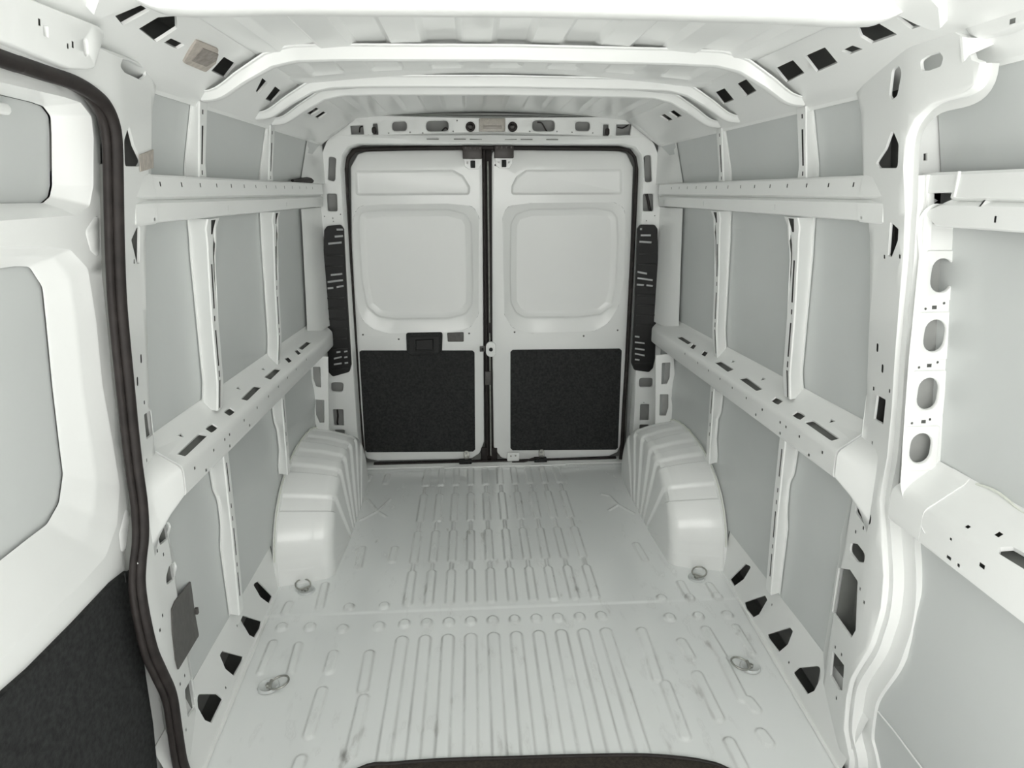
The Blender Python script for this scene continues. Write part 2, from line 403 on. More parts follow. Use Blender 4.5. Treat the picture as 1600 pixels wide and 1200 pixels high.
# the outer body panels that close the hollow walls, roof and sills
for s_ in (1, -1):
    b_ = bmesh.new(); strip(b_, [[(s_ * 1.06, y, -.10), (s_ * 1.07, y, .9), (s_ * 1.03, y, 1.6), (s_ * .90, y, 1.98)] for y in (.25, .9, 1.5, 2.5, 3.65)])
    strip(b_, [[(s_ * 1.03, y, 1.6), (s_ * .90, y, 1.98), (0, y, 2.03)] for y in (-.58, .25, 1.5, 3.65)])
    link('outer_body_panel', b_, ECOAT, WALL[s_])
b_ = bmesh.new(); strip(b_, [[(x, y, -.10) for x in (-1.06, 0, 1.06)] for y in (-1.3, 1, 3.65)]); link('underbody', b_, ECOAT, FLOOR)
def rowpts(y0, y1, n, bs):
    n = max(n, int((y1 - y0) / .022))
    return [(lerp(y0, y1, (i + .5) / n), b) for i in range(n) for b in bs]
def build_cargo_rail(s):
    side = SIDE[s]; y0, y1 = 1.575, 3.40
    t = thing('cargo_rail', ('long white pressed rail along the upper %s wall, behind the tall pillar' % side), 'rail', loc=(s * .88, 1.58, 1.55))
    O = Vector(t.location)
    def S(y, z): p = s_rail(y, z); return (p[0] - .88, p[1] - 1.58, p[2] - 1.55)
    holes = [dot((1.64 + .118 * k, 1.584), .006, .011) for k in range(14)] + [dot((y, 1.519), .005, .016) for y in (2.07, 2.72, 3.31)]
    b = bmesh.new()
    sheet(b, S, [(y0, 1.496), (y1, 1.496), (y1, 1.6055), (y0, 1.6055)], holes, rim=[(0, .006)], orim=[(0, .03)], grid=rowpts(y0, y1, 10, [1.500, 1.540, 1.548, 1.556, 1.600]), s=s)
    link('rail_face', b, PAINT, t)
    b = bmesh.new()
    sheet(b, S, [(1.500, 1.492), (1.60, 1.494)] + [(1.60, z) for z in (1.500, 1.540, 1.548, 1.556, 1.600)] + [(1.603, 1.6075), (1.500, 1.6075)] + [(1.50, z) for z in (1.600, 1.556, 1.548, 1.540, 1.500)], [circle((1.585, 1.505), .004, 8)], rim=[(0, .006)], orim=[(0, .006)],
          grid=rowpts(1.5, 1.6, 3, [1.500, 1.540, 1.548, 1.556, 1.600]), s=s)
    for v in b.verts: v.co.x -= s * .004
    link('rail_end_cap', b, PAINT, t)
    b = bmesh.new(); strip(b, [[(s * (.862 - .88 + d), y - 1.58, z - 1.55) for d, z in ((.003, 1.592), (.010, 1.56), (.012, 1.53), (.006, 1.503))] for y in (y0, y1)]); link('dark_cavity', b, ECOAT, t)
    # the shelf-like top flange that runs back to the outer skin
    b = bmesh.new(); strip(b, [[(s * (.858 - .88), y - 1.58, .0560), (s * (.925 - .88), y - 1.58, .0600)] for y in (y0, y1)])
    link('rail_top_flange', b, PAINT, t)
    b = bmesh.new(); strip(b, [[(s * (.862 - .88), y - 1.58, -.0545), (s * (.940 - .88), y - 1.58, -.050)] for y in (y0, y1)])
    link('rail_bottom_flange', b, PAINT, t)
    return t
def build_ledge(s):
    side = SIDE[s]; y1 = 3.42
    t = thing('waist_ledge', 'white hollow ledge at waist height on the %s wall, long dark slots in its top' % side, 'ledge', loc=(s * .9, 1.5, .85)); y0 = 1.552
    def S(y, q): p = s_ledge(y, q); return (p[0] - .9, p[1] - 1.5, p[2] - .85)
    holes = []
    for q in ([(1.772, 0.8017), (1.752, 0.6287), (1.6, 0.67), (1.612, 0.8339)], [(2.274, 0.7541), (2.243, 0.5767), (2.091, 0.6315), (2.108, 0.7927)], [(2.529, 0.7359), (2.499, 0.5645), (2.359, 0.5688), (2.376, 0.7696)], [(3.047, 0.693), (3.014, 0.5171), (2.863, 0.5259), (2.875, 0.6865)]):
        holes.append(rounded(ccw(q), .015, 3))
    for y, q in [(1.969, 0.7039), (1.818, 0.7288)]: holes.append(oval((y, q), .052, .20, 6))
    for y, q in [(2.667, 0.6365), (2.816, 0.6396)]: holes.append(rounded([(y - .016, q - .12), (y + .03, q - .10), (y + .02, q + .12), (y - .03, q + .10)], .01, 3))
    for y, q in [(1.626, 1.303), (1.758, 1.305), (1.844, 1.294), (1.884, 1.272), (2.016, 1.255), (2.148, 1.232), (2.278, 1.205), (2.403, 1.172), (2.532, 1.148), (2.841, 1.121), (2.666, 1.134), (1.694, 1.817), (1.877, 1.785), (2.061, 1.744)]: holes.append(dot((y, q), .0075, .12))
    for y, q in ((1.69, .40), (2.15, .35), (2.42, .35), (2.60, .3)): holes.append([(y - .012, q - .05), (y + .012, q - .05), (y, q + .07)])
    rows = sorted({round(p[0], 3) for p in LEDGE_PROF[1:-1]} | {.3, .55, .75, 1.3, 1.6})
    b = bmesh.new()
    sheet(b, S, [(y0, 0), (y1, 0), (y1, 2.3), (y0, 2.3)], holes, dirv=(.25, 0, -1), rim=[(.0005, .001), (.001, .005)], orim=[(0, .004)], grid=rowpts(y0, y1, 22, rows), s=s)
    link('ledge_shell', b, PAINT, t)
    b = bmesh.new(); E0 = []; E1 = []; E2 = []
    for q in list(np.linspace(0, 2.3, 40)):
        p = S(y0 + .002, q); z = lerp(.985, .70, q / 2.3); w = s_pillar(1.44, z)
        E0.append(mir(p, s)); E2.append(mir((w[0] - .9 + .0006, 1.44 - 1.5, z - .85), s)); E1.append(mir((lerp(p[0], w[0] - .9, .40) , lerp(p[1], -.06, .45), lerp(p[2], z - .85, .35)), s))
    strip(b, [E0, E1, E2]); link('ledge_end_gusset', b, PAINT, t, 60)
    b = bmesh.new()
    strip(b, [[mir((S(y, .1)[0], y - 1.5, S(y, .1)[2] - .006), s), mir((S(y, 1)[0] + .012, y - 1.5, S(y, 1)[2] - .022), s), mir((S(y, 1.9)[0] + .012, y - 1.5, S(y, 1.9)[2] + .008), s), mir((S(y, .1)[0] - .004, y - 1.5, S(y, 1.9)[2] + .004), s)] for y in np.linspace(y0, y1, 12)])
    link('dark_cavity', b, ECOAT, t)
    return t
RIB_WHERE = {(0, 1): 'nearer the tall pillar', (1, 1): 'nearer the rear doors'}
def build_rib(s, y0, tier, k):
    side = SIDE[s]
    near = 'nearer of two' if k == 0 else 'farther of two'
    if tier == 'mid':
        t = thing('wall_rib', 'white slotted upright rib between ledge and cargo rail on the %s wall, %s' % (side, near), 'wall rib', loc=(s * .9, y0, .95))
        z0, z1 = .925 if k == 0 else .90, 1.492
        xi = lambda z: interp(z, [(.88, .905), (1.0, .893), (1.2, .884), (1.42, .868), (1.47, .872), (1.5, .862)])
        yi = lambda z: y0 + interp(z, [(.88, -.012), (1.0, 0), (1.40, .002), (1.5, .022)])
        wo = lambda z: interp(z, [(.88, .010), (.96, .02), (1.0, .032), (1.42, .034), (1.5, .02)])
        fl = lambda z: interp(z, [(.9, .030), (.96, .042), (1.38, .046), (1.45, .07), (1.5, .085)])
        slots = [(1.30, .13, .008), (1.205, .016, .007), (1.115, .11, .008), (1.035, .02, .007), (.965, .10, .008)]
        skin_gap = .004
    elif tier == 'low':
        t = thing('wall_rib', 'white slotted upright rib below the ledge on the %s wall, %s' % (side, near), 'wall rib', loc=(s * .9, y0, .3))
        z0, z1 = (.20, .80) if k == 0 else (.42, .80)
        xi = lambda z: interp(z, [(.2, .918), (.5, .905), (.8, .897)])
        yi = lambda z: y0
        wo = lambda z: interp(z, [(.2, .01), (.45, .018), (.58, .024), (.62, .040), (.66, .022), (.8, .018)])
        fl = lambda z: .036
        slots = [(.70, .10, .007), (.60, .016, .006), (.555, .016, .006), (.47, .10, .007), (.385, .015, .006), (.31, .09, .007)]
        slots = [q for q in slots if q[0] - q[1] / 2 > z0 + .01]
        skin_gap = .004
    else:
        t = thing('wall_rib', 'white slotted upright rib above the cargo rail on the %s wall, %s' % (side, near), 'wall rib', loc=(s * .85, y0, 1.6))
        z0, z1 = 1.606, 1.800
        xi = lambda z: lerp(.866, .838, (z - 1.6) / .2)
        yi = lambda z: y0
        wo = lambda z: interp(z, [(1.6, .025), (1.64, .014), (1.8, .012)])
        fl = lambda z: interp(z, [(1.6, .05), (1.64, .038), (1.8, .05)])
        slots = [(1.69, .10, .009), (1.775, .012, .006), (1.618, .012, .006)]
        skin_gap = .002
    ox, oz = t.location.x * s, t.location.z
    def F(a, z): return (xi(z) - ox, yi(z) - y0 + fl(z) * a, z - oz)
    holes = [rounded([(.38 - w / .08, z - L / 2), (.38 + w / .08, z - L / 2), (.38 + w / .08, z + L / 2), (.38 - w / .08, z + L / 2)], min(w * .3, .002) if False else 0, 2) for z, L, w in slots]
    zz = list(np.linspace(z0, z1, 22))
    if tier == 'mid': holes.append([(.28, 1.488), (.30, 1.462), (.42, 1.448), (.56, 1.448), (.68, 1.462), (.70, 1.488)])
    b = bmesh.new()
    out = [(0, z) for z in zz] + [(1, z) for z in zz[::-1]]
    sheet(b, F, out, holes, rim=None, orim=None, s=s)
    strip(b, [[mir(F(1, z), s), mir((F(1, z)[0] + .012, F(1, z)[1] + .004, z - oz), s)] for z in zz])
    link('slotted_flange', b, PAINT, t)
    b = bmesh.new()
    rows = []
    for z in zz:
        x0, yy = xi(z) - ox, yi(z) - y0; sk = s_skin(y0, z)[0] - ox - skin_gap
        rows.append([mir(q, s) for q in ((x0, yy, z - oz), (x0 + .004, yy - .003, z - oz), (sk - .008, yy + wo(z) - .006, z - oz), (sk - .001, yy + wo(z) - .004, z - oz), (sk, yy + wo(z) - .014, z - oz))])
    strip(b, rows); link('rib_web', b, PAINT, t, 25)
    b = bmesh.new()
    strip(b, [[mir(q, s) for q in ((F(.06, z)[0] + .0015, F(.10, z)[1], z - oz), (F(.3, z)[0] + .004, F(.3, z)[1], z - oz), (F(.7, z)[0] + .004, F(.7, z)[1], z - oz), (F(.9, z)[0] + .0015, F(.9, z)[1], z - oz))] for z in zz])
    link('dark_cavity', b, HOLLOW, t)  # plate just behind the slots, painted dark as their shade
    return t
def build_sill(s):
    side = SIDE[s]
    t = thing('sill_panel', 'sloping white sill along the foot of the %s wall with a row of three-cornered holes' % side, 'sill', loc=(s * .92, 1.4, 0))
    def S(y, q): p = s_sill(y, q); return (p[0] - .92, p[1] - 1.4, p[2])
    holes = []
    for q in ([(2.273, 0.06192), (2.18, 0.7538), (2.13, 0.8613), (2.16, 0.4542), (2.221, 0.06815)], [(2.115, 0.06509), (1.989, 0.6937), (1.965, 0.6802), (1.987, 0.2644), (2.018, 0.07235), (2.088, 0.01249)], [(1.903, 0.151), (1.795, 0.7369), (1.773, 0.7452), (1.773, 0.4641), (1.803, 0.1739), (1.888, 0.1256)], [(1.701, 0.1875), (1.685, 0.3656), (1.598, 0.7897), (1.576, 0.6366), (1.579, 0.3747), (1.6, 0.2084)]):
        holes.append(rounded(ccw(q), .015, 3))
    holes += [dot((1.735, .25), .006, .04), dot((1.93, .7), .006, .04)]
    b = bmesh.new()
    sheet(b, S, [(1.36, .0), (2.36, 0), (2.36, 1.0), (1.36, 1.0)], holes, dirv=(.9, 0, -.2), rim=[(.001, .001), (.001, .006)], orim=None, grid=(.05, .2), s=s)
    link('sill_face', b, PAINT, t)
    b = bmesh.new(); strip(b, [[mir((S(y, 0)[0] + .085, y - 1.4, -.02), s), mir((S(y, 0)[0] + .095, y - 1.4, .19), s), mir((S(y, 1)[0], y - 1.4, .19), s)] for y in (1.36, 1.6, 1.9, 2.36)])
    link('dark_cavity', b, PRIMER, t)
    # oval drain slots in the dark behind every hole
    b = bmesh.new(); strip(b, [[mir((S(y, 0)[0] - .002, y - 1.4, .0), s), mir((S(y, 0)[0] - .014, y - 1.4, .0035), s)] for y in np.linspace(1.36, 2.36, 12)])
    link('floor_flange', b, PAINT, t)
    return t
def build_pillar(s):
    side = SIDE[s]
    t = thing('side_pillar', 'tall white perforated pillar on the %s, ' % side + ('beside the four oval cut-outs' if s > 0 else 'beside the black door seal'), 'pillar', loc=(s * .9, 1.45, 0))
    def S(y, z): p = s_pillar(y, z); return (p[0] - .9, p[1] - 1.45, p[2])
    rear = [(1.56, .0), (1.56, .60), (1.548, .85), (1.545, 1.06), (1.555, 1.29), (1.575, 1.46), (1.615, 1.61), (1.63, 1.75), (1.66, 1.80)]
    holes = [[(1.439, 1.823), (1.469, 1.821), (1.481, 1.769), (1.465, 1.759), (1.441, 1.764), (1.424, 1.808)],
             [(1.461, 1.7), (1.493, 1.661), (1.543, 1.631), (1.521, 1.619), (1.428, 1.616), (1.428, 1.666)],
             [(1.463, 1.501), (1.475, 1.421), (1.455, 1.42), (1.424, 1.461), (1.422, 1.486)],
             [(1.485, 1.074), (1.49, 1.006), (1.436, 1.012), (1.435, 1.077)],
             [(1.529, 0.7471), (1.525, 0.7218), (1.469, 0.7181), (1.43, 0.7359), (1.431, 0.7616), (1.48, 0.7652)],
             [(1.525, 0.6262), (1.525, 0.5979), (1.472, 0.5989), (1.433, 0.6202), (1.433, 0.6469), (1.484, 0.6473)],
             [(1.576, 0.5133), (1.575, 0.3659), (1.435, 0.3821), (1.418, 0.4207), (1.451, 0.5526), (1.505, 0.5536)],
             [(1.532, 0.2618), (1.523, 0.1798), (1.459, 0.1868), (1.436, 0.2035), (1.449, 0.2785)]]
    rr = [.012, .012, .004, .004, .014, .014, .006, .004]
    if s < 0:
        holes = [holes[1], [(1.471, 1.466), (1.515, 1.494), (1.534, 1.489), (1.531, 1.409), (1.512, 1.411)], [(1.497, 1.056), (1.553, 1.05), (1.555, 0.9847), (1.498, 0.9916)], [(1.487, 0.7402), (1.521, 0.7488), (1.578, 0.7269), (1.599, 0.7023), (1.553, 0.6894), (1.489, 0.708)],
                 [(1.502, 0.6103), (1.532, 0.62), (1.583, 0.6036), (1.598, 0.5787), (1.556, 0.5654), (1.492, 0.5889)], [(1.575, 0.2294), (1.503, 0.2497), (1.491, 0.202), (1.492, 0.1655), (1.556, 0.1407), (1.58, 0.153)]]
        rr = [.012, .004, .004, .012, .012, .004]
    big = [rounded(ccw(h), r, 3) for h, r in zip(holes, rr)]
    tiny = [(1.492, 1.418), (1.414, 1.426), (1.496, 1.194), (1.484, 0.9431), (1.505, 1.084), (1.418, 1.105), (1.521, 0.7763), (1.471, 0.7869), (1.505, 0.6723), (1.465, 0.7068), (1.591, 0.7554), (1.431, 0.5427), (1.399, 0.5233), (1.519, 0.2836), (1.474, 0.2946), (1.462, 0.1527)]
    small = [dot(p, .007, .009) for p in tiny]
    dark = [oval(p, .010, .022, 5) for p in [(1.462, 1.149), (1.496, 1.194)]]
    small = [d for d in small if all(math.hypot(d[0][0] - q[0][0], d[0][1] - q[0][1]) > .02 for q in dark)]
    if s > 0:
        front = [(1.345, 0), (1.35, .05)] + [(1.394, 0.107), (1.408, 0.2049), (1.4, 0.2824), (1.356, 0.4084), (1.343, 0.4786), (1.335, 0.5525), (1.345, 0.6391), (1.38, 0.7457), (1.405, 0.8225), (1.399, 0.9389), (1.402, 1.063), (1.402, 1.191), (1.402, 1.327), (1.399, 1.429), (1.395, 1.526), (1.404, 1.619), (1.398, 1.677), (1.373, 1.712), (1.323, 1.736), (1.245, 1.741), (1.21, 1.754), (1.201, 1.786), (1.221, 1.794), (1.24, 1.833)]
        top = [(1.292, 1.863), (1.359, 1.858), (1.453, 1.859)]
        tiny_h = [rounded(ccw([(1.362, 1.818), (1.355, 1.798), (1.336, 1.795), (1.3, 1.797), (1.294, 1.812), (1.306, 1.824), (1.338, 1.824)]), .008, 3)]
    else:
        front = [(1.398, 0.1107), (1.41, 0.3184), (1.364, 0.4663), (1.34, 0.6299), (1.359, 0.7378), (1.42, 0.8379), (1.426, 0.9992), (1.399, 1.219), (1.395, 1.413), (1.391, 1.566), (1.389, 1.662), (1.377, 1.708), (1.322, 1.746), (1.244, 1.757), (1.16, 1.76), (1.073, 1.758)]
        front += [(.75, 1.74), (.55, 1.735), (.55, 1.81)]
        top = [(1.079, 1.81), (1.249, 1.815), (1.326, 1.818), (1.569, 1.831)]
        tiny_h = [rounded(ccw([(1.431, 1.816), (1.411, 1.8), (1.441, 1.793), (1.544, 1.795), (1.582, 1.81), (1.578, 1.822), (1.482, 1.822)]), .008, 3)]
    outl = front + top + rear[::-1]
    holes = big + small + dark + tiny_h
    b = bmesh.new()
    sheet(b, S, outl, holes, rim=[(.0005, .0012), (.001, .006)], orim=[(-.002, .002), (-.003, .010)], grid=(.03, .03), s=s)
    link('pillar_face', b, PAINT, t, 45)
    b = bmesh.new()
    fz = sorted((z, y) for y, z in front if z < 1.62 and y > 1.2)
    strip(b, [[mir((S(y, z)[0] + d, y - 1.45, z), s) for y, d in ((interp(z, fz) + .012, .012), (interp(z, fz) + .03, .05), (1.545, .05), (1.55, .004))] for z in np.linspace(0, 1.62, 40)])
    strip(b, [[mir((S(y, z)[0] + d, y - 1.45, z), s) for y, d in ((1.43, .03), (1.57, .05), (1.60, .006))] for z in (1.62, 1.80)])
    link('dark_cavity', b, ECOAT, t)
    b = bmesh.new()
    strip(b, [[mir(S(y, z), s), mir((S(y, z)[0] + .006, y + .006 - 1.45, z), s), mir((s_skin(y + .05, z)[0] - .9 - .001, y + .05 - 1.45, z), s)] for y, z in [(v.x, v.y) for v in smooth_path([(a_, c_, 0) for a_, c_ in rear], 4)]])
    link('rear_return', b, PAINT, t, 50)
    return t, front
def build_cant(s):
    side = SIDE[s]
    t = thing('roof_side_rail', 'sloping white roof edge panel above the %s wall with square holes' % side, 'roof rail', loc=(s * .78, 1.4, 1.85))
    def S(y, q): p = s_cant(y, q); return (p[0] - .78, p[1] - 1.4, p[2] - 1.85)
    if s > 0:
        hs = [[(1.874, 0.7612), (1.767, 0.7786), (1.788, 0.509), (1.903, 0.4591)], [(1.712, 0.7648), (1.613, 0.7744), (1.635, 0.4873), (1.741, 0.4567)],
              [(2.327, 0.7685), (2.232, 0.775), (2.269, 0.4755), (2.37, 0.4624)], [(2.144, 0.7578), (2.059, 0.7766), (2.087, 0.4949), (2.177, 0.4569)],
              [(1.584, 0.6281), (1.533, 0.6468), (1.518, 0.5461), (1.57, 0.54)],
              [(1.454, 0.8978), (1.4, 0.8089), (1.393, 0.5714), (1.478, 0.5774), (1.484, 0.7152)], [(1.35, 0.7801), (1.314, 0.8103), (1.299, 0.5683), (1.35, 0.5705)]]
    else:
        hs = [[(1.828, 0.4697), (1.799, 0.7434), (1.888, 0.738), (1.928, 0.4633)], [(2.302, 0.4249), (2.249, 0.7195), (2.338, 0.6897), (2.375, 0.4199)], [(2.175, 0.4862), (2.107, 0.7422), (2.172, 0.7142), (2.211, 0.4504)],
              [(1.543, 0.5355), (1.546, 0.6242), (1.612, 0.6339), (1.608, 0.5371)],
              [(1.431, 0.5551), (1.435, 0.7819), (1.469, 0.9142), (1.523, 0.7729), (1.52, 0.5026)], [(1.341, 0.5659), (1.359, 0.8074), (1.395, 0.8002), (1.384, 0.5101)]]
    ys = [2.235, 2.30, 2.47, 2.66, 2.80, 2.93, 3.06, 3.19, 3.30]
    hs = [rounded(ccw(h), .004, 2) for h in hs]
    for y in (2.475, 2.70, 2.83, 2.96): hs.append(rrect(y - .035, .52, y + .035, .74, .006, 2))
    b = bmesh.new()
    sheet(b, S, [(.9, -.0), (3.44, -.0), (3.44, 1.04), (.9, 1.04)], hs, dirv=(.55, 0, .8), rim=[(.0005, .001), (.001, .006)], orim=None, grid=rowpts(.9, 3.44, 40, [.2, .4, .6, .8, .95]), s=s)
    link('panel_face', b, PAINT, t, 50)
    b = bmesh.new(); strip(b, [[mir((S(y, 0)[0], y - 1.4, S(y, 0)[2]), s), mir((S(y, 0)[0] + .006, y - 1.4, S(y, 0)[2] - .008), s), mir((s_skin(y, 1.78)[0] - .78, y - 1.4, S(y, 0)[2] - .004), s)] for y in (.9, 3.44)])
    link('lower_flange', b, PAINT, t)
    b = bmesh.new(); strip(b, [[mir((S(y, 0)[0] + .05, y - 1.4, S(y, 0)[2] + .02), s), mir((S(y, 0)[0] + .03, y - 1.4, .12), s), mir((S(y, 1)[0], y - 1.4, .10), s)] for y in (1.575, 3.44)])
    link('dark_cavity', b, PRIMER, t)
    b = bmesh.new(); strip(b, [[mir((S(y, 0)[0] + .05, y - 1.4, S(y, 0)[2] + .02), s), mir((S(y, 0)[0] + .03, y - 1.4, .12), s), mir((S(y, 1)[0], y - 1.4, .10), s)] for y in (1.2, 1.58)])
    link('inner_roof_skin', b, PAINT, t)
    # end of the near roof beam where it flares over the panel
    g = [(1.311, 0.9884), (1.299, 0.673), (1.282, 0.5237), (1.262, 0.5307), (1.221, 0.7581), (1.203, 1.044), (1.26, 1.179)]
    b = bmesh.new(); sheet(b, lambda y, q: (S(y, q)[0] - .55 * .016, S(y, q)[1], S(y, q)[2] - .8 * .016), ccw(g), (), dirv=(.55, 0, .8), orim=[(-.003, .003), (-.006, .018)], grid=.05, s=s); link('beam_gusset', b, PAINT, t)
    return t
def smooth1(t): t = min(1, max(0, t)); return t * t * (3 - 2 * t)
def build_wheel_arch(s):
    side = SIDE[s]
    t = thing('wheel_arch', 'white ribbed wheel arch box on the floor by the %s wall' % side, 'wheel arch', loc=(s * .82, 2.9, 0))
    yc, ry, rz = 2.892, .548, .432; xo, xi = .938, .722
    TH = 420
    # pressed bands: radius drops at the first angle of each pair and comes back at the second
    bands = [(.10, .19, .5), (.665, .81, 1), (1.115, 1.195, 1), (1.345, 1.43, 1), (1.58, 1.69, 1), (1.90, 2.0, 1), (2.25, 2.4, 1)]
    def step(th):
        v = 0
        for g0, g1, w in bands: v -= .017 * w * (smooth1((th - g0) / .016) - smooth1((th - g1) / .06))
        return v
    rows = []
    for i in range(TH + 1):
        th = math.pi * i / TH
        c, sn = math.cos(th), math.sin(th)
        # squarish half ellipse in side view
        ey = -math.copysign(abs(c) ** .88, c); ez = sn ** .80
        L = []
        k = step(th) * min(1, sn * 2)
        for x, q in [(xo + .012, 1.0), (xo, 1.0), (xo - .004, .992), (xo - .05, .978), (xo - .10, .958), (xo - .14, .935), (xi + .05, .915)]:
            L.append((x, q))
        for j in range(1, 9):                                          # rolled shoulder
            a = math.pi / 2 * j / 8; L.append((xi + .05 - .05 * math.sin(a), .915 - .10 * (1 - math.cos(a))))
        for j in range(1, 12): L.append((xi - .012 * j / 11, .815 * (1 - j / 11)))
        row = []
        for n_, (x, q) in enumerate(L):
            qq = q + (k if 2 <= n_ <= 14 else k * (1 - (n_ - 14) / 12) if n_ > 14 else 0)
            dx = -k * .6 if n_ > 10 else 0
            qy = qq if n_ <= 14 else .815 * (1 - .55 * (n_ - 14) / 11) + (qq - q)
            row.append(mir((x + dx - .82, yc + ey * ry * qy - 2.9, max(-.004, ez * rz * qq)), s))
        rows.append(row)
    b = bmesh.new(); strip(b, rows); link('arch_shell', b, PAINT, t, 35)
    # ragged pinch flange along the outer edge
    b = bmesh.new(); R2 = []
    for i in range(26, TH - 25, 3):
        th = math.pi * i / TH; c, sn = math.cos(th), math.sin(th); ey = -math.copysign(abs(c) ** .88, c); ez = sn ** .80
        f = 1.012 + .006 * (int(i / 9) % 2) + random.uniform(-.001, .001)
        R2.append([mir((xo + .002 - .82, yc + ey * ry * .985 - 2.9, ez * rz * .985), s), mir((xo + .002 - .82, yc + ey * ry * f - 2.9, ez * rz * f), s), mir((xo + .006 - .82, yc + ey * ry * f - 2.9, ez * rz * f), s)])
    strip(b, R2); link('pinch_flange', b, SEALER, t)
    return t
for s in (1, -1):
    build_cargo_rail(s); build_ledge(s)
    for k, y in enumerate((1.915, 2.555)):
        build_rib(s, y, 'mid', k); build_rib(s, y - .018, 'low', k); build_rib(s, y, 'up', k)
    build_sill(s); build_cant(s); build_wheel_arch(s)
PILLAR_R, FRONT_R = build_pillar(1)
PILLAR_L, FRONT_L = build_pillar(-1)
roof_bow(1.315, .075, .048, 'wide white roof beam nearest the viewer, across the top of the picture', end=.74, near=True)
roof_bow(1.93, .055, .036, 'second white roof beam, spanning the van behind the widest nearest one')
roof_bow(2.385, .05, .034, 'third white roof beam, just ahead of its close twin')
roof_bow(2.57, .05, .034, 'last white roof beam before the rear door header')
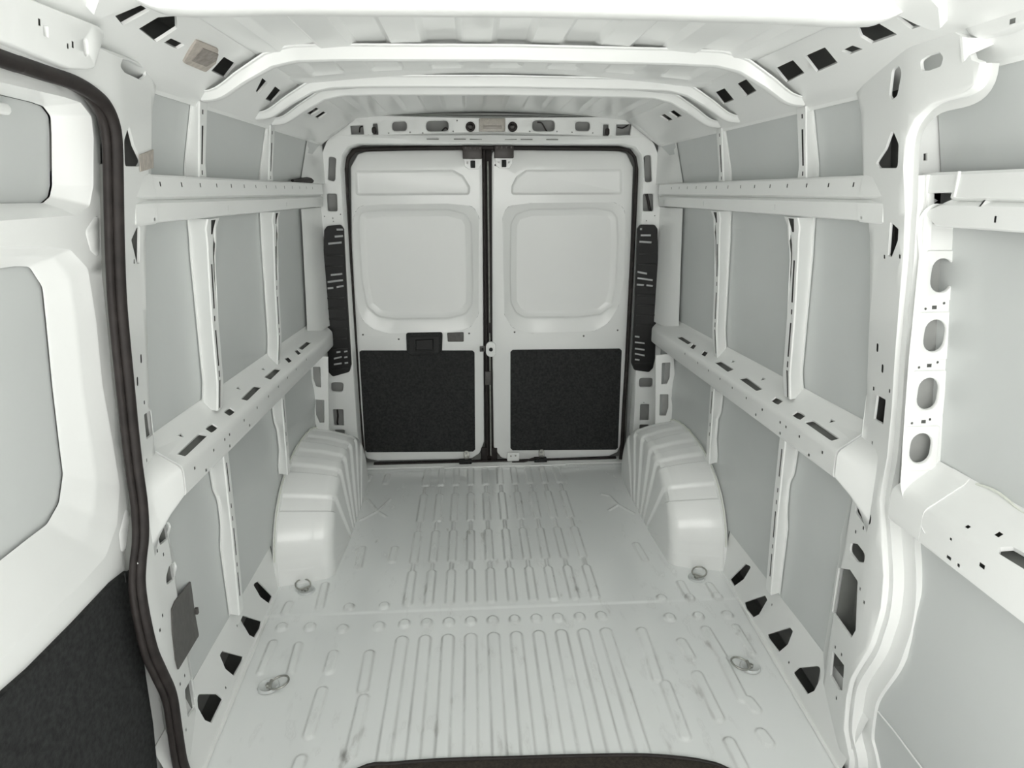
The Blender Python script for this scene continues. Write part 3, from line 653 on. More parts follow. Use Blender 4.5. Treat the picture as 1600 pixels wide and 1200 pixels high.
# ------------------------------------------------------------------ body side ahead of the right-hand pillar
def build_right_front():
    w = WALL[1]
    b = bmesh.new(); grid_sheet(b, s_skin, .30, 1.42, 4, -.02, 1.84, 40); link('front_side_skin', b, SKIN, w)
    # swage line pressed along the lower skin
    b = bmesh.new(); tube(b, [Vector((.9575, y, z)) for y, z in [(1.338, 0.2209), (1.263, 0.2236), (1.163, 0.2188), (1.074, 0.2131)]], .0022, 6); link('skin_seam', b, PAINT, w)
    # stepped flanges down the front edge of the pillar
    t = thing('pillar_flange', 'stepped white flanges running down the front edge of the pillar, beside four oval cut-outs', 'pillar flange', loc=(.9, 1.38, 0))
    path = smooth_path([Vector((s_pillar(y, z)[0], y, z)) for y, z in FRONT_R[:-2]], 4)
    def offs(z):
        k = min(1, max(0, (z - .86) / .10)); j = min(1, max(0, (z - 1.50) / .12))
        return [lerp(lerp(.014, .012, k), .022, j), lerp(.016, .018, k), lerp(.027, .012, k), lerp(.044, .006, k), lerp(.016, .018, k)]
    lines = []
    for i, p in enumerate(path):
        tg = path[min(i + 1, len(path) - 1)] - path[max(i - 1, 0)]; n = Vector((0, -tg.z, tg.y)); n.x = 0; n.normalize()
        o = offs(p.z); q = Vector((p.x - .9, p.y - 1.38, p.z)); L = [q.copy()]
        for dx, dn in ((o[0], .002), (0, o[1]), (o[2], .002), (0, o[3]), (o[4], .001)):
            q = q + Vector((dx, 0, 0)) + n * dn; L.append(q.copy())
        lines.append(L)
    for i, n in enumerate(('weld_flange', 'flange_step', 'flange_step', 'flange_step', 'edge_return')):
        b = bmesh.new(); strip(b, [[L[i], L[i + 1]] for L in lines if i < 2 or L[0].z < 1.60]); link(n, b, PAINT, t, 50)
    b = bmesh.new(); h_ = [(0.8724, 1.646), (0.8809, 1.648), (0.884, 1.632), (0.8752, 1.632)]
    sheet(b, lambda x, z: (x - .9, 1.425 - 1.38, z), [(.838, 1.60), (.925, 1.60), (.90, 1.70), (.875, 1.80), (.808, 1.80), (.822, 1.70)], [ccw(h_)], dirv=(0, 1, 0), orim=None); link('pillar_web', b, PAINT, t)
    b = bmesh.new(); strip(b, [[(x - .9, 1.44 - 1.38, z) for x in (.845, .93)] for z in (1.60, 1.79)]); link('web_backing', b, ECOAT, t)
    # front-facing panel with four oval cut-outs
    t = thing('perforated_panel', 'bright white upright panel with four oval cut-outs, right of the tall pillar', 'panel', loc=(.92, 1.32, .95))
    def S(x, z): p = s_oval(x, z); return (p[0] - .92, p[1] - 1.32, p[2] - .95)
    ov = [(0.9183, 1.39), (0.9149, 1.257), (0.9108, 1.127), (0.9059, 1)]; tops = [(0.9145, 1.428), (0.9112, 1.295), (0.9072, 1.165), (0.9025, 1.038)]; bots = [(0.9221, 1.351), (0.9185, 1.22), (0.9144, 1.089), (0.9093, 0.9641)]
    lef = [(0.892, 1.387), (0.8883, 1.254), (0.8853, 1.125), (0.8786, 0.9979)]; rig = [(0.9446, 1.393), (0.9416, 1.259), (0.9378, 1.13), (0.9334, 1.003)]
    holes = [oval(((l[0] + r[0]) / 2, (a[1] + c[1]) / 2), r[0] - l[0], a[1] - c[1], 10, -.06) for a, c, l, r in zip(tops, bots, lef, rig)]
    recs = [dot(p, .011, .008) for p in [(0.9088, 1.32), (0.9092, 1.191), (0.9077, 1.063)]]
    dots = [circle(p, .0032, 8) for p in [(0.8884, 1.317), (0.9303, 1.329), (0.8855, 1.187), (0.9281, 1.198), (0.8805, 1.06), (0.9225, 1.068), (0.8898, 1.426), (0.9432, 0.9798)]]
    edge = [(0.8515, 1.493), (0.8629, 1.432), (0.8613, 1.321), (0.8597, 1.208), (0.861, 1.092), (0.8628, 1.003), (0.8651, 0.9425)]
    right = [(0.9542, 1.485), (0.9569, 1.431), (0.9595, 1.32), (0.962, 1.206), (0.9616, 1.09), (0.9613, 1), (0.9645, 0.9368)]
    b = bmesh.new()
    sheet(b, S, edge + right[::-1], holes + recs + dots, dirv=(.2, 1, 0), rim=[(.001, .001), (.0015, .006)], orim=None)
    link('panel_face', b, PAINT, t, 45)
    for c, h in zip(ov, holes):                                       # raised square field round every oval
        xs = [p[0] for p in h]; zs = [p[1] for p in h]
        o = rrect(min(xs) - .012, min(zs) - .014, max(xs) + .012, max(zs) + .014, .006, 3)
        b = bmesh.new(); sheet(b, lambda x, z: (S(x, z)[0], S(x, z)[1] - .0025, S(x, z)[2]), o, [h], dirv=(.2, 1, 0), rim=[(.001, .001), (.002, .004)], orim=[(-.002, .0025)])
        link('raised_surround', b, PAINT, t)
    b = bmesh.new(); strip(b, [[(x - .92, s_oval(x, z)[1] + .035 - 1.32, z - .95) for x in (.885, .96)] for z in (.9, 1.5)]); link('inner_wall', b, PRIMER, t)
    # rounded foot that runs into the ledge, rounded head that runs into the rail
    b = bmesh.new(); rows = []
    a0, a1 = edge[-1], right[-1]
    for k in range(11):
        a = math.pi / 2 * k / 10; r = .075
        rows.append([(x - .92, s_oval(x, z)[1] - r * (1 - math.cos(a)) - 1.32, z - r * math.sin(a) - .95) for x, z in [(lerp(a0[0], a1[0], q), lerp(a0[1], a1[1], q)) for q in (0, .25, .5, .75, 1)]])
    rows.append([(p[0], p[1] - .03, p[2] - .02) for p in rows[-1]])
    strip(b, rows); link('curved_foot', b, PAINT, t, 60)
    b = bmesh.new(); rows = []
    a0, a1 = edge[0], right[0]
    for k in range(11):
        a = math.pi / 2 * k / 10; r = .05
        rows.append([(x - .92, s_oval(x, z)[1] - r * (1 - math.cos(a)) - 1.32, z + r * math.sin(a) - .95) for x, z in [(lerp(a0[0], a1[0], q), lerp(a0[1], a1[1], q)) for q in (0, .25, .5, .75, 1)]])
    strip(b, rows); link('curved_head', b, PAINT, t, 60)
    b = bmesh.new(); R2 = []
    for k in range(70):                                               # bead of sealer where the panel meets the skin
        z = lerp(.97, 1.47, k / 69); x = interp(z, sorted((p[1], p[0]) for p in right)); y = s_oval(x, z)[1]
        R2.append((x + .002 - .92 + random.uniform(-.0012, .0012), y - .004 - 1.32, z - .95))
    tube(b, R2, lambda q: .0022 + .001 * math.sin(q * 90), 6); link('sealer_bead', b, SEALER, t)
    # front length of the cargo rail
    t = thing('cargo_rail', 'short front length of white rail at the right edge, triangular hole in its end', 'rail', loc=(.88, 1.2, 1.55))
    def S(y, z): p = s_rail(y, z); return (p[0] + .008 - .88, p[1] - 1.2, p[2] - 1.55)
    hs = [rounded(ccw([(1.371, 1.565), (1.363, 1.527), (1.306, 1.551), (1.295, 1.566)]), .003, 2)] + [dot(p, .005, .012) for p in [(1.177, 1.517), (1.219, 1.545)]]
    b = bmesh.new(); sheet(b, S, [(.5, 1.496), (1.33, 1.496), (1.338, 1.500), (1.395, 1.540), (1.396, 1.548), (1.398, 1.556), (1.403, 1.600), (1.405, 1.6055), (.5, 1.6055), (.5, 1.600), (.5, 1.556), (.5, 1.548), (.5, 1.540), (.5, 1.500)], hs, rim=[(.001, .001), (.002, .014)], orim=[(0, .03)], grid=rowpts(.5, 1.40, 8, [1.500, 1.540, 1.548, 1.556, 1.600]))
    link('rail_face', b, PAINT, t)
    b = bmesh.new(); strip(b, [[S(y, 1.59), (.05, y - 1.2, .03), (.055, y - 1.2, -.05), S(y, 1.50)] for y in (.5, 1.40)]); 
    for v in b.verts: v.co.x += .02
    link('dark_cavity', b, ECOAT, t)
    for y in (1.02, 1.285):
        b = bmesh.new(); box(b, .849 - .88 + .006, .853 - .88 + .008, y - 1.2, y + .006 - 1.2, 1.556 - 1.55, 1.606 - 1.55, .0015); link('joint_edge', b, PAINT, t)
    # front length of the ledge
    t = thing('waist_ledge', 'front length of white ledge at the right edge below the smooth panel', 'ledge', loc=(.9, 1.1, .85))
    def S(y, q): p = s_ledge(y, q); return (p[0] - .9, p[1] - 1.1, p[2] - .85 + .004)
    hs = [rounded(ccw([(1.019, 0.8462), (1.029, 0.7475), (1.016, 0.6223), (0.9394, 0.5812), (0.9363, 0.812)]), .006, 3)] + [dot(p, w, h) for p, w, h in zip([(1.055, 0.5809), (1.11, 0.763), (1.118, 1.757), (1.035, 1.266), (1.122, 1.15), (1.09, 1.766), (1.228, 1.065), (1.257, 1.293)], (.010, .008, .012, .013, .005, .006, .006, .006), (.09, .06, .1, .13, .08, .1, .1, .1))]
    rows = sorted({round(p[0], 3) for p in LEDGE_PROF[1:-1]} | {.3, .55, .75, 1.3, 1.6})
    b = bmesh.new(); sheet(b, S, [(.5, 0), (1.262, 0)] + [(1.262, q) for q in rows] + [(1.262, 2.3), (.5, 2.3)] + [(.5, q) for q in rows[::-1]], hs, dirv=(.25, 0, -1), rim=[(.001, .001), (.002, .008)], orim=None, grid=rowpts(.5, 1.262, 9, rows)); link('ledge_shell', b, PAINT, t)
    b = bmesh.new(); sheet(b, lambda y, q: (S(y, q)[0] - .002, S(y, q)[1], S(y, q)[2] + .002), [(1.215, .02), (1.31, .02)] + [(1.318, q) for q in rows] + [(1.31, 2.25), (1.22, 2.25)] + [(1.208, q) for q in rows[::-1]], (), dirv=(.25, 0, -1), orim=[(0, .003)], grid=rowpts(1.21, 1.32, 3, rows)); link('ledge_joint_cap', b, PAINT, t)
    b = bmesh.new(); strip(b, [[(.045, y - 1.1, .06), (-.005, y - 1.1, .03), (-.005, y - 1.1, -.03), (.04, y - 1.1, -.045)] for y in (.5, 1.30)]); link('dark_cavity', b, ECOAT, t)
    b = bmesh.new(); tube(b, [(.956 - .9, y - 1.1, .968 - .85 + .006 * math.sin(y * 40)) for y in np.linspace(.6, 1.19, 30)], .003, 6); link('sealer_bead', b, SEALER, t)
    # small piece of roof-side header at the top right
    t = thing('door_header', 'white header corner with flared lip at the upper right edge', 'header', loc=(.8, 1.2, 1.8))
    def S(y, z): p = s_pillar(y, z); return (p[0] - .8, p[1] - 1.2, p[2] - 1.8)
    o = [(1.25, 1.86), (1.231, 1.84), (1.215, 1.832), (1.163, 1.827), (1.101, 1.832), (1.107, 1.888), (1.234, 1.923), (1.274, 1.893)]
    b = bmesh.new(); sheet(b, S, o, [dot(p, .012, .008) for p in [(1.164, 1.854), (1.134, 1.837)]], rim=[(.001, .001), (.002, .008)], orim=[(-.002, .002), (-.004, .02)], grid=.05); link('header_face', b, PAINT, t, 45)
    p3 = [(0.7656, 1.831), (0.7885, 1.829), (0.8299, 1.836), (0.8496, 1.838), (0.8413, 1.828), (0.7824, 1.802), (0.7763, 1.792)]
    b = bmesh.new(); sheet(b, lambda x, z: (x - .8, 1.21 - 1.2 - (x - .84) * .15, z - 1.8), p3, (), dirv=(0, 1, 0), orim=[(-.001, .001), (-.001, .006)]); link('flared_lip', b, PAINT, t)
build_right_front()

# ------------------------------------------------------------------ sliding side door on the left, with its seal
def build_sliding_door():
    t = thing('sliding_door', 'white sliding side door inside, black trim panel below, at the left edge', 'door', loc=(-.93, 1.0, 0)); t['kind'] = 'thing'
    def S(y, z): p = s_door(y, z); return (-p[0] + .93, p[1] - 1.0, p[2])
    def P(y, z, d=0): p = S(y, z); return Vector((p[0] - d, p[1], p[2]))
    y0 = .35
    edge = [(1.401, 0.1071), (1.414, 0.3145), (1.364, 0.4663), (1.34, 0.6299), (1.359, 0.7378), (1.42, 0.8379), (1.426, 0.9992), (1.399, 1.219), (1.395, 1.413), (1.391, 1.566), (1.389, 1.662), (1.377, 1.708), (1.322, 1.746), (1.244, 1.757), (1.16, 1.76), (1.073, 1.758)]
    out = [(y + .035, z) for y, z in edge] + [(y0, 1.80), (y0, .02)]
    wo = [(1.145, 1.731), (1.31, 1.731), (1.361, 1.728), (1.396, 1.707), (1.401, 1.669), (1.396, 1.578), (1.382, 1.539), (1.333, 1.523), (1.125, 1.521)]; wi = [(1.144, 1.723), (1.29, 1.72), (1.324, 1.717), (1.345, 1.702), (1.345, 1.67), (1.34, 1.578), (1.332, 1.557), (1.31, 1.546), (1.127, 1.548)]
    lo = [(1.122, 1.48), (1.237, 1.472), (1.314, 1.459), (1.374, 1.415), (1.386, 1.307), (1.39, 1.165), (1.413, 1.021), (1.419, 0.9068), (1.384, 0.8258), (1.322, 0.78), (1.21, 0.7736), (0.9851, 0.7854)]; li = [(1.119, 1.441), (1.199, 1.44), (1.239, 1.435), (1.274, 1.393), (1.272, 1.317), (1.27, 1.201), (1.275, 1.076), (1.275, 1.005), (1.25, 0.9516), (1.206, 0.9275), (1.149, 0.9284), (1.027, 0.9283)]
    def close(p): return p + [(y0 + .03, p[-1][1]), (y0 + .03, p[0][1])]
    def pair(a, c, r):
        a = close(a); c = close(c)
        if area2(a) < 0: a = a[::-1]; c = c[::-1]
        return rounded(a, r, 4), rounded(c, r, 4)
    W0, W1 = pair(wo, wi, .012); L0, L1 = pair(lo, li, .025)
    b = bmesh.new()
    # the frame, with the deep window field and the big lower field lofted into it
    def SR(y, z): p = S(y, z); return (-p[0], p[1], p[2])
    sheet(b, SR, out, [W0, L0], rim=None, orim=[(-.002, .002), (-.003, .02)], grid=.05, s=-1)
    link('door_frame', b, PAINT, t, 50)
    b = bmesh.new()
    def mixloop(a, c, f, d): return [P(lerp(p[0], q[0], f), lerp(p[1], q[1], f), d) for p, q in zip(a, c)]
    loft(b, [mixloop(W0, W1, f, d) for f, d in ((0, 0), (.06, .004), (.5, .018), (.9, .040), (1, .046))], cap=False); link('window_surround', b, PAINT, t, 60)
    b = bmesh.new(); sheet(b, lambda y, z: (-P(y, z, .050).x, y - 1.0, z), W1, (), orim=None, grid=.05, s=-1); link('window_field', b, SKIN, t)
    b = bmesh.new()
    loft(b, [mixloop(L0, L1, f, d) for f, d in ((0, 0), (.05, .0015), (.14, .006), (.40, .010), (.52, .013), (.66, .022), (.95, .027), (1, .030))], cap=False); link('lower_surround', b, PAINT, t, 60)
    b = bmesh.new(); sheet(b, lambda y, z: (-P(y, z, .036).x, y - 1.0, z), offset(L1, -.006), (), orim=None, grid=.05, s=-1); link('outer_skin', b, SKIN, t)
    b = bmesh.new(); loft(b, [[P(*q, .0305) for q in L1], [P(*q, .034) for q in offset(L1, -.004)]], cap=False); link('skin_joint', b, ECOAT, t)
    # black trim panel
    tr = [(0.9688, 0.7295), (1.034, 0.7209), (1.17, 0.7155), (1.316, 0.7143), (1.38, 0.704), (1.385, 0.5264), (1.375, 0.4019), (1.37, 0.2681), (1.349, 0.1141)]
    tr = rounded(tr + [(1.20, .06), (y0 + .02, .06), (y0 + .02, tr[0][1])], .006, 3)
    b = bmesh.new(); sheet(b, lambda y, z: (-P(y, z, -.010).x, y - 1.0, z), tr, (), orim=[(-.002, .002), (-.003, .010)], grid=.06, s=-1); link('trim_panel', b, BLACK, t)['label'] = 'black textured trim panel'
    # pressed bar in the window field, small dents in the rim, lens-shaped pressings
    b = bmesh.new(); y1, z1 = [(1.219, 1.674)][0]
    tube(b, [P(y, 1.70 - (y1 - y) * .02, .044) for y in np.linspace(.4, y1, 6)], .010, 10); link('pressed_bar', b, PAINT, t, 60)
    for q in ([(1.367, 1.49), (1.412, 1.524), (1.412, 1.435), (1.384, 1.453)], [(1.387, 0.7988), (1.434, 0.8492), (1.436, 0.7934), (1.414, 0.7579), (1.383, 0.7525)]):
        b = bmesh.new(); sheet(b, lambda y, z: (-P(y, z, -.002).x, y - 1.0, z), rounded(ccw(q), .01, 4), (), orim=[(-.004, .003)], s=-1); link('pressed_dent', b, PAINT, t)
    q = [(1.362, 0.7108), (1.384, 0.7068), (1.389, 0.6917), (1.359, 0.689)]
    b = bmesh.new(); sheet(b, lambda y, z: (-P(y, z, -.013).x, y - 1.0, z), ccw(q), (), orim=[(-.001, .002)], s=-1); link('panel_clip', b, BLACK, t)
    # door seal
    t2 = thing('door_seal', 'thick black-brown rubber seal round the sliding door opening on the left', 'door seal', loc=(-.86, 1.4, 0))
    cen = [(1.408, 0.04425), (1.395, 0.1138), (1.397, 0.2178), (1.399, 0.3188), (1.372, 0.4172), (1.35, 0.4964), (1.342, 0.5934), (1.343, 0.6804), (1.362, 0.7362), (1.389, 0.7877), (1.407, 0.8618), (1.408, 0.9587), (1.406, 1.054), (1.396, 1.162), (1.389, 1.25), (1.389, 1.347), (1.39, 1.439), (1.386, 1.529), (1.384, 1.603), (1.382, 1.668), (1.37, 1.701), (1.342, 1.726), (1.301, 1.74), (1.247, 1.748), (1.175, 1.75), (1.114, 1.752), (1.073, 1.753)]
    cen = cen[:]; cen += [(.80, 1.765), (.50, 1.755)]
    pts = smooth_path([Vector((-s_pillar(y, z)[0] - .006 + .86, y - 1.4, z)) for y, z in cen], 5)
    b = bmesh.new(); tube(b, [p + Vector((.003, .008, 0)) for p in pts], .0130, 12); link('seal_bulb', b, RUBBER, t2, 60)
    b = bmesh.new(); tube(b, [p + Vector((-.006, -.008, 0)) for p in pts], .0085, 10); link('seal_lip', b, RUBBER, t2, 60)
    # header box over the door
    t3 = thing('door_header', 'white box header over the sliding door with small holes, upper left corner', 'header', loc=(-.8, 1.2, 1.8))
    def S3(y, z): p = s_pillar(y, z); return (p[0] - .8 - .016, p[1] - 1.2, p[2] - 1.8)
    o = [(1.082, 1.84), (1.167, 1.841), (1.308, 1.845), (1.326, 1.839), (1.29, 1.779), (1.268, 1.773), (1.218, 1.766), (1.13, 1.771), (1.075, 1.774)] ; o = o + [(.6, o[-1][1] - .02), (.6, o[0][1] - .01)]
    hs = [oval([(1.265, 1.805)][0], .016, .030, 6)] + [dot(p, w, h) for p, w, h in zip([(1.156, 1.806), (1.141, 1.815), (1.212, 1.796), (1.226, 1.801)], (.013, .005, .004, .005), (.016, .010, .008, .010))]
    b = bmesh.new(); sheet(b, S3, rounded(ccw(o), .006, 3), hs, rim=[(.001, .001), (.002, .010)], orim=[(-.002, .002), (-.003, .016)], grid=.06, s=-1); link('header_face', b, PAINT, t3, 45)
    b = bmesh.new(); sheet(b, lambda y, z: (S3(y, z)[0] + .012, *S3(y, z)[1:]), offset(rounded(ccw(o), .006, 3), .006), (), orim=None, grid=.08, s=-1); link('dark_cavity', b, ECOAT, t3)
    # grey plastic cover low on the left pillar
    cv = rounded(ccw([(1.496, 0.5142), (1.529, 0.5145), (1.682, 0.4744), (1.681, 0.4297), (1.676, 0.3781), (1.683, 0.2873), (1.471, 0.345), (1.464, 0.3829), (1.476, 0.4641)]), .004, 2)
    c = thing('access_cover', 'dark grey plastic cover clipped low on the left pillar', 'cover', loc=(-.93, 1.5, .4))
    b = bmesh.new(); sheet(b, lambda y, z: (s_pillar(y, z)[0] - .93 - .004, y - 1.5, z - .4), cv, (), orim=[(-.001, .001), (-.001, .004)], grid=.05, s=-1); link('cover_plate', b, GREYPL, c)
    y, z = [(1.688, 0.3695)][0]
    b = bmesh.new(); box(b, -s_pillar(y, z)[0] + .93, -s_pillar(y, z)[0] + .93 + .010, y - 1.504, y - 1.494, z - .41, z - .39, .001); link('clip_tab', b, GREYPL, c)
build_sliding_door()
# extra pieces by the left pillar head
def left_extras():
    q = [(1.617, 0.7741), (1.726, 0.8162), (1.796, 0.6105), (1.801, 0.4325), (1.674, 0.4256)]
    t = thing('foam_pad', 'tan square pad stuck to the roof edge panel at upper left', 'pad', loc=(-.75, 1.7, 1.88))
    def S(d): return lambda y, k: (s_cant(y, k)[0] - .75 - d * .55, y - 1.7, s_cant(y, k)[2] - 1.88 - d * .8)
    b = bmesh.new(); sheet(b, S(.004), rounded(ccw(q), .018, 5), (), dirv=(.55, 0, .8), orim=[(-.002, .002), (-.002, .005)], s=-1); link('pad_rim', b, TAN, t)
    q = [(1.666, 0.7215), (1.75, 0.7517), (1.778, 0.6528), (1.77, 0.5124), (1.69, 0.497)]
    b = bmesh.new(); sheet(b, S(.006), rounded(ccw(q), .004, 3), (), dirv=(.55, 0, .8), orim=[(-.001, .001), (-.002, .003)], s=-1); link('pad_centre', b, material('darker_tan_felt', (.26, .235, .215), .8, noise=(80, .2)), t)
left_extras()

# ------------------------------------------------------------------ rear wall: door portal, corner posts, header
YP = 3.45
def pxr(p): return p
def build_back():
    seal = [(-0.8492, 0.05832), (-0.8493, 0.5137), (-0.8296, 1.062), (-0.8091, 1.469), (-0.7924, 1.687), (-0.7643, 1.756), (-0.6904, 1.785), (-0.3616, 1.792), (-0.02263, 1.797), (0.3406, 1.795), (0.6986, 1.79), (0.7725, 1.758), (0.7972, 1.691), (0.8034, 1.466), (0.8131, 1.048), (0.8148, 0.4827), (0.8147, 0.05178)]
    ap = [(-.785, .015), (-.777, 1.20), (-.770, 1.68), (-.757, 1.745), (-.725, 1.785), (-.67, 1.800), (.67, 1.804), (.735, 1.789), (.768, 1.75), (.783, 1.68), (.792, 1.20), (.815, .015)]
    outer = [(-.945, 0), (-.935, 1.0), (-.905, 1.5), (-.868, 1.72), (-.83, 1.80), (-.80, 1.84), (.80, 1.84), (.83, 1.80), (.868, 1.72), (.905, 1.5), (.935, 1.0), (.945, 0)]
    poly = outer + ap[::-1]
    hl = []
    def PR(cs, r): hl.append(rounded(ccw(cs), r, 3))
    L = [[(-0.824, 1.741), (-0.7836, 1.732), (-0.7993, 1.613), (-0.8401, 1.622)], [(-0.8516, 1.56), (-0.7938, 1.56), (-0.7976, 1.468), (-0.8526, 1.469)], [(-0.9096, 0.5589), (-0.8329, 0.5574), (-0.8443, 0.4982), (-0.9144, 0.4996)], [(-0.9116, 0.4018), (-0.8481, 0.4005), (-0.8522, 0.2973), (-0.9127, 0.2987)], [(-0.9107, 0.2794), (-0.8501, 0.278), (-0.8575, 0.1768), (-0.915, 0.1783)]]
    R = [[(0.7755, 1.746), (0.8186, 1.753), (0.8342, 1.614), (0.7904, 1.611)], [(0.7832, 1.56), (0.8445, 1.56), (0.8506, 1.466), (0.7888, 1.466)], [(0.8209, 0.5536), (0.9061, 0.552), (0.91, 0.4909), (0.8244, 0.4925)], [(0.8375, 0.3957), (0.8975, 0.3945), (0.9004, 0.2884), (0.8399, 0.2898)], [(0.841, 0.27), (0.9016, 0.2686), (0.9043, 0.1644), (0.8432, 0.166)]]
    for k, q in enumerate(L + R): PR(q, (.015, .012, .020, .010, .010)[k % 5])
    tiny = [circle(p, .0035, 8) for p in [(-0.8674, 1.446), (-0.8261, 1.437), (-0.8241, 1.421), (-0.7856, 1.456), (0.7688, 1.456), (0.8122, 1.42), (0.8553, 1.446), (0.8595, 0.4031), (-0.8767, 0.1616), (0.8525, 0.1374)]]
    b = bmesh.new()
    sheet(b, lambda x, z: (x, YP, z), poly, hl + tiny, dirv=(0, 1, 0), rim=[(.001, .001), (.003, .003), (.003, .014)], orim=None)
    w = struct(link('wall_back', b, PAINT, smooth=45))
    # reveal from the portal to the seal
    b = bmesh.new(); a = rounded(ap, .0, 1); 
    path = ap
    rows = []
    for k, (d, y) in enumerate(((0, YP), (.002, YP + .004), (.005, YP + .03), (.006, YP + .09), (-.012, YP + .13))):
        rows.append([(x - math.copysign(d, x), y, z - (d if z > 1.7 else 0)) for x, z in path])
    strip(b, rows); link('portal_reveal', b, PAINT, w, 50)
    b = bmesh.new(); box(b, -1.0, 1.0, 3.60, 3.62, -.02, 2.0, 0); link('outer_body_skin', b, ECOAT, w)
    b = bmesh.new()
    for sx in (-1, 1):
        b = bmesh.new(); box(b, min(.80 * sx, .95 * sx), max(.80 * sx, .95 * sx), YP + .06, YP + .065, 0, 1.82, 0)
        link('inner_post_skin', b, PRIMER, w)
    # outer ribs beside the corner posts, between skin and post
    for s in (1, -1):
        b = bmesh.new(); rows = []
        for z in np.linspace(.88, 1.49, 20):
            k = interp(z, [(.88, .05), (.95, .012), (1.40, 0), (1.49, .012)])
            rows.append([(s * (s_skin(3.2, z)[0] - .012), 3.16 - k * .3, z), (s * (s_skin(3.2, z)[0] - .016), 3.17 - k * .3, z), (s * .895, 3.32, z), (s * .880, 3.45, z)])
        strip(b, rows); link('corner_panel', b, PAINT, w)
        b = bmesh.new(); strip(b, [[(s * (s_skin(3.2, z)[0] - .004), 3.15, z), (s * .868, 3.30, z), (s * .85, 3.45, z)] for z in np.linspace(1.606, 1.80, 6)]); link('corner_panel', b, PAINT, w)
    # narrow slotted corner posts between the side walls and the door posts
    for o, hs_ in (([(0.8379, 0.744), (0.9291, 0.7564), (0.9519, 0.5879), (0.9368, 0.5095), (0.9548, 0.4075), (0.9374, 0.3564), (0.9377, 0.203), (0.8698, 0.2048)], ([(0.8712, 0.7054), (0.9189, 0.7081), (0.9216, 0.6239), (0.9103, 0.5887), (0.8759, 0.5858)], [(0.8726, 0.5324), (0.9213, 0.5314), (0.9267, 0.4555), (0.9161, 0.4083), (0.8774, 0.4092)], [(0.8756, 0.3319), (0.9251, 0.3308), (0.923, 0.2599), (0.8767, 0.2611)])),
                   ([(-0.9462, 0.7721), (-0.8543, 0.7639), (-0.8895, 0.2505), (-0.9395, 0.2518), (-0.9433, 0.3997), (-0.9619, 0.4498), (-0.9436, 0.5474), (-0.953, 0.6234)], ([(-0.9353, 0.7149), (-0.8937, 0.7142), (-0.9, 0.6018), (-0.9284, 0.6093), (-0.9378, 0.6505)], [(-0.9377, 0.5403), (-0.8892, 0.5359), (-0.8997, 0.4094), (-0.926, 0.41), (-0.9417, 0.4564)], [(-0.9384, 0.3424), (-0.8954, 0.3413), (-0.8968, 0.2835), (-0.9334, 0.2844)]))):
        b = bmesh.new(); sheet(b, lambda x, z: (x, 3.20, z), ccw(o), [rounded(ccw(h), .006, 3) for h in hs_], dirv=(0, 1, 0), rim=[(.001, .001), (.0015, .005)], orim=[(-.001, .001), (-.002, .006)]); link('corner_post', b, PAINT, w)
        x0 = sum(p[0] for p in o) / len(o); sg = 1 if x0 > 0 else -1
        b = bmesh.new(); strip(b, [[(x0 - .02 * sg, 3.23, z), (x0 + .05 * sg, 3.225, z)] for z in (.35, .78)]); link('post_backing', b, PRIMER, w)
    # header box over the doors
    h = thing('door_header', 'white box header over the rear doors with a row of cut-outs', 'header', loc=(0, 3.44, 1.83))
    zt, zb = 1.930, 1.836; yf = 3.40
    hs = []
    for q, r in (([(-0.7097, 1.883), (-0.6385, 1.886), (-0.6356, 1.837), (-0.7069, 1.836)], .008), ([(-0.5979, 1.893), (-0.5668, 1.896), (-0.5642, 1.834), (-0.5987, 1.831)], .011), ([(-0.5013, 1.902), (-0.4204, 1.905), (-0.4229, 1.853), (-0.504, 1.852)], .022), ([(-0.3332, 1.906), (-0.2142, 1.909), (-0.2159, 1.851), (-0.3353, 1.85)], .026),
                 ([(0.1931, 1.912), (0.3143, 1.913), (0.3155, 1.854), (0.1936, 1.853)], .026), ([(0.4105, 1.908), (0.494, 1.908), (0.4958, 1.857), (0.4119, 1.857)], .022), ([(0.5557, 1.897), (0.5912, 1.897), (0.5941, 1.834), (0.5551, 1.834)], .011), ([(0.6236, 1.897), (0.7109, 1.9), (0.7045, 1.841), (0.6232, 1.837)], .008)):
        hs.append(rounded(ccw(q), r, 4))
    for c in [(-0.1112, 1.875), (0.09786, 1.876)]: hs.append(circle(c, .025, 14))
    hs.append(rounded(ccw([(-0.06961, 1.913), (0.06302, 1.917), (0.06283, 1.852), (-0.07053, 1.852)]), .004, 3))
    hs += [circle(c, .004, 6) for c in [(-0.5168, 1.846), (-0.4105, 1.85), (-0.348, 1.847), (-0.1969, 1.854), (-0.1767, 1.904), (-0.6169, 1.837), (0.184, 1.856), (0.3218, 1.857), (0.3991, 1.854), (0.5058, 1.852), (0.6004, 1.837)]]
    b = bmesh.new()
    sheet(b, lambda x, z: (x, yf - 3.44 + .05 * abs(x) / .8, z - 1.83), [(-.80, zb), (.80, zb), (.775, zt), (-.775, zt)], hs, dirv=(0, 1, 0), rim=[(.001, .001), (.004, .004), (.004, .012)], orim=None, grid=(.08, .05))
    link('header_face', b, PAINT, h, 45)
    b = bmesh.new(); xs = np.linspace(-.80, .80, 17)
    strip(b, [[(x, yf - 3.44 + .05 * abs(x) / .8 - .0, zb - 1.83), (x, yf - 3.44 + .05 * abs(x) / .8 + .02, zb - 1.83 - .014), (x, 0.010, 1.805 - 1.83)] for x in xs]); link('header_underside', b, PAINT, h)
    b = bmesh.new(); strip(b, [[(x * .97, yf - 3.44 + .05 * abs(x) / .8, zt - 1.83), (x * .97, yf - 3.44 + .05 * abs(x) / .8 + .05, zt - 1.83 + .012)] for x in xs]); link('header_top_flange', b, PAINT, h)
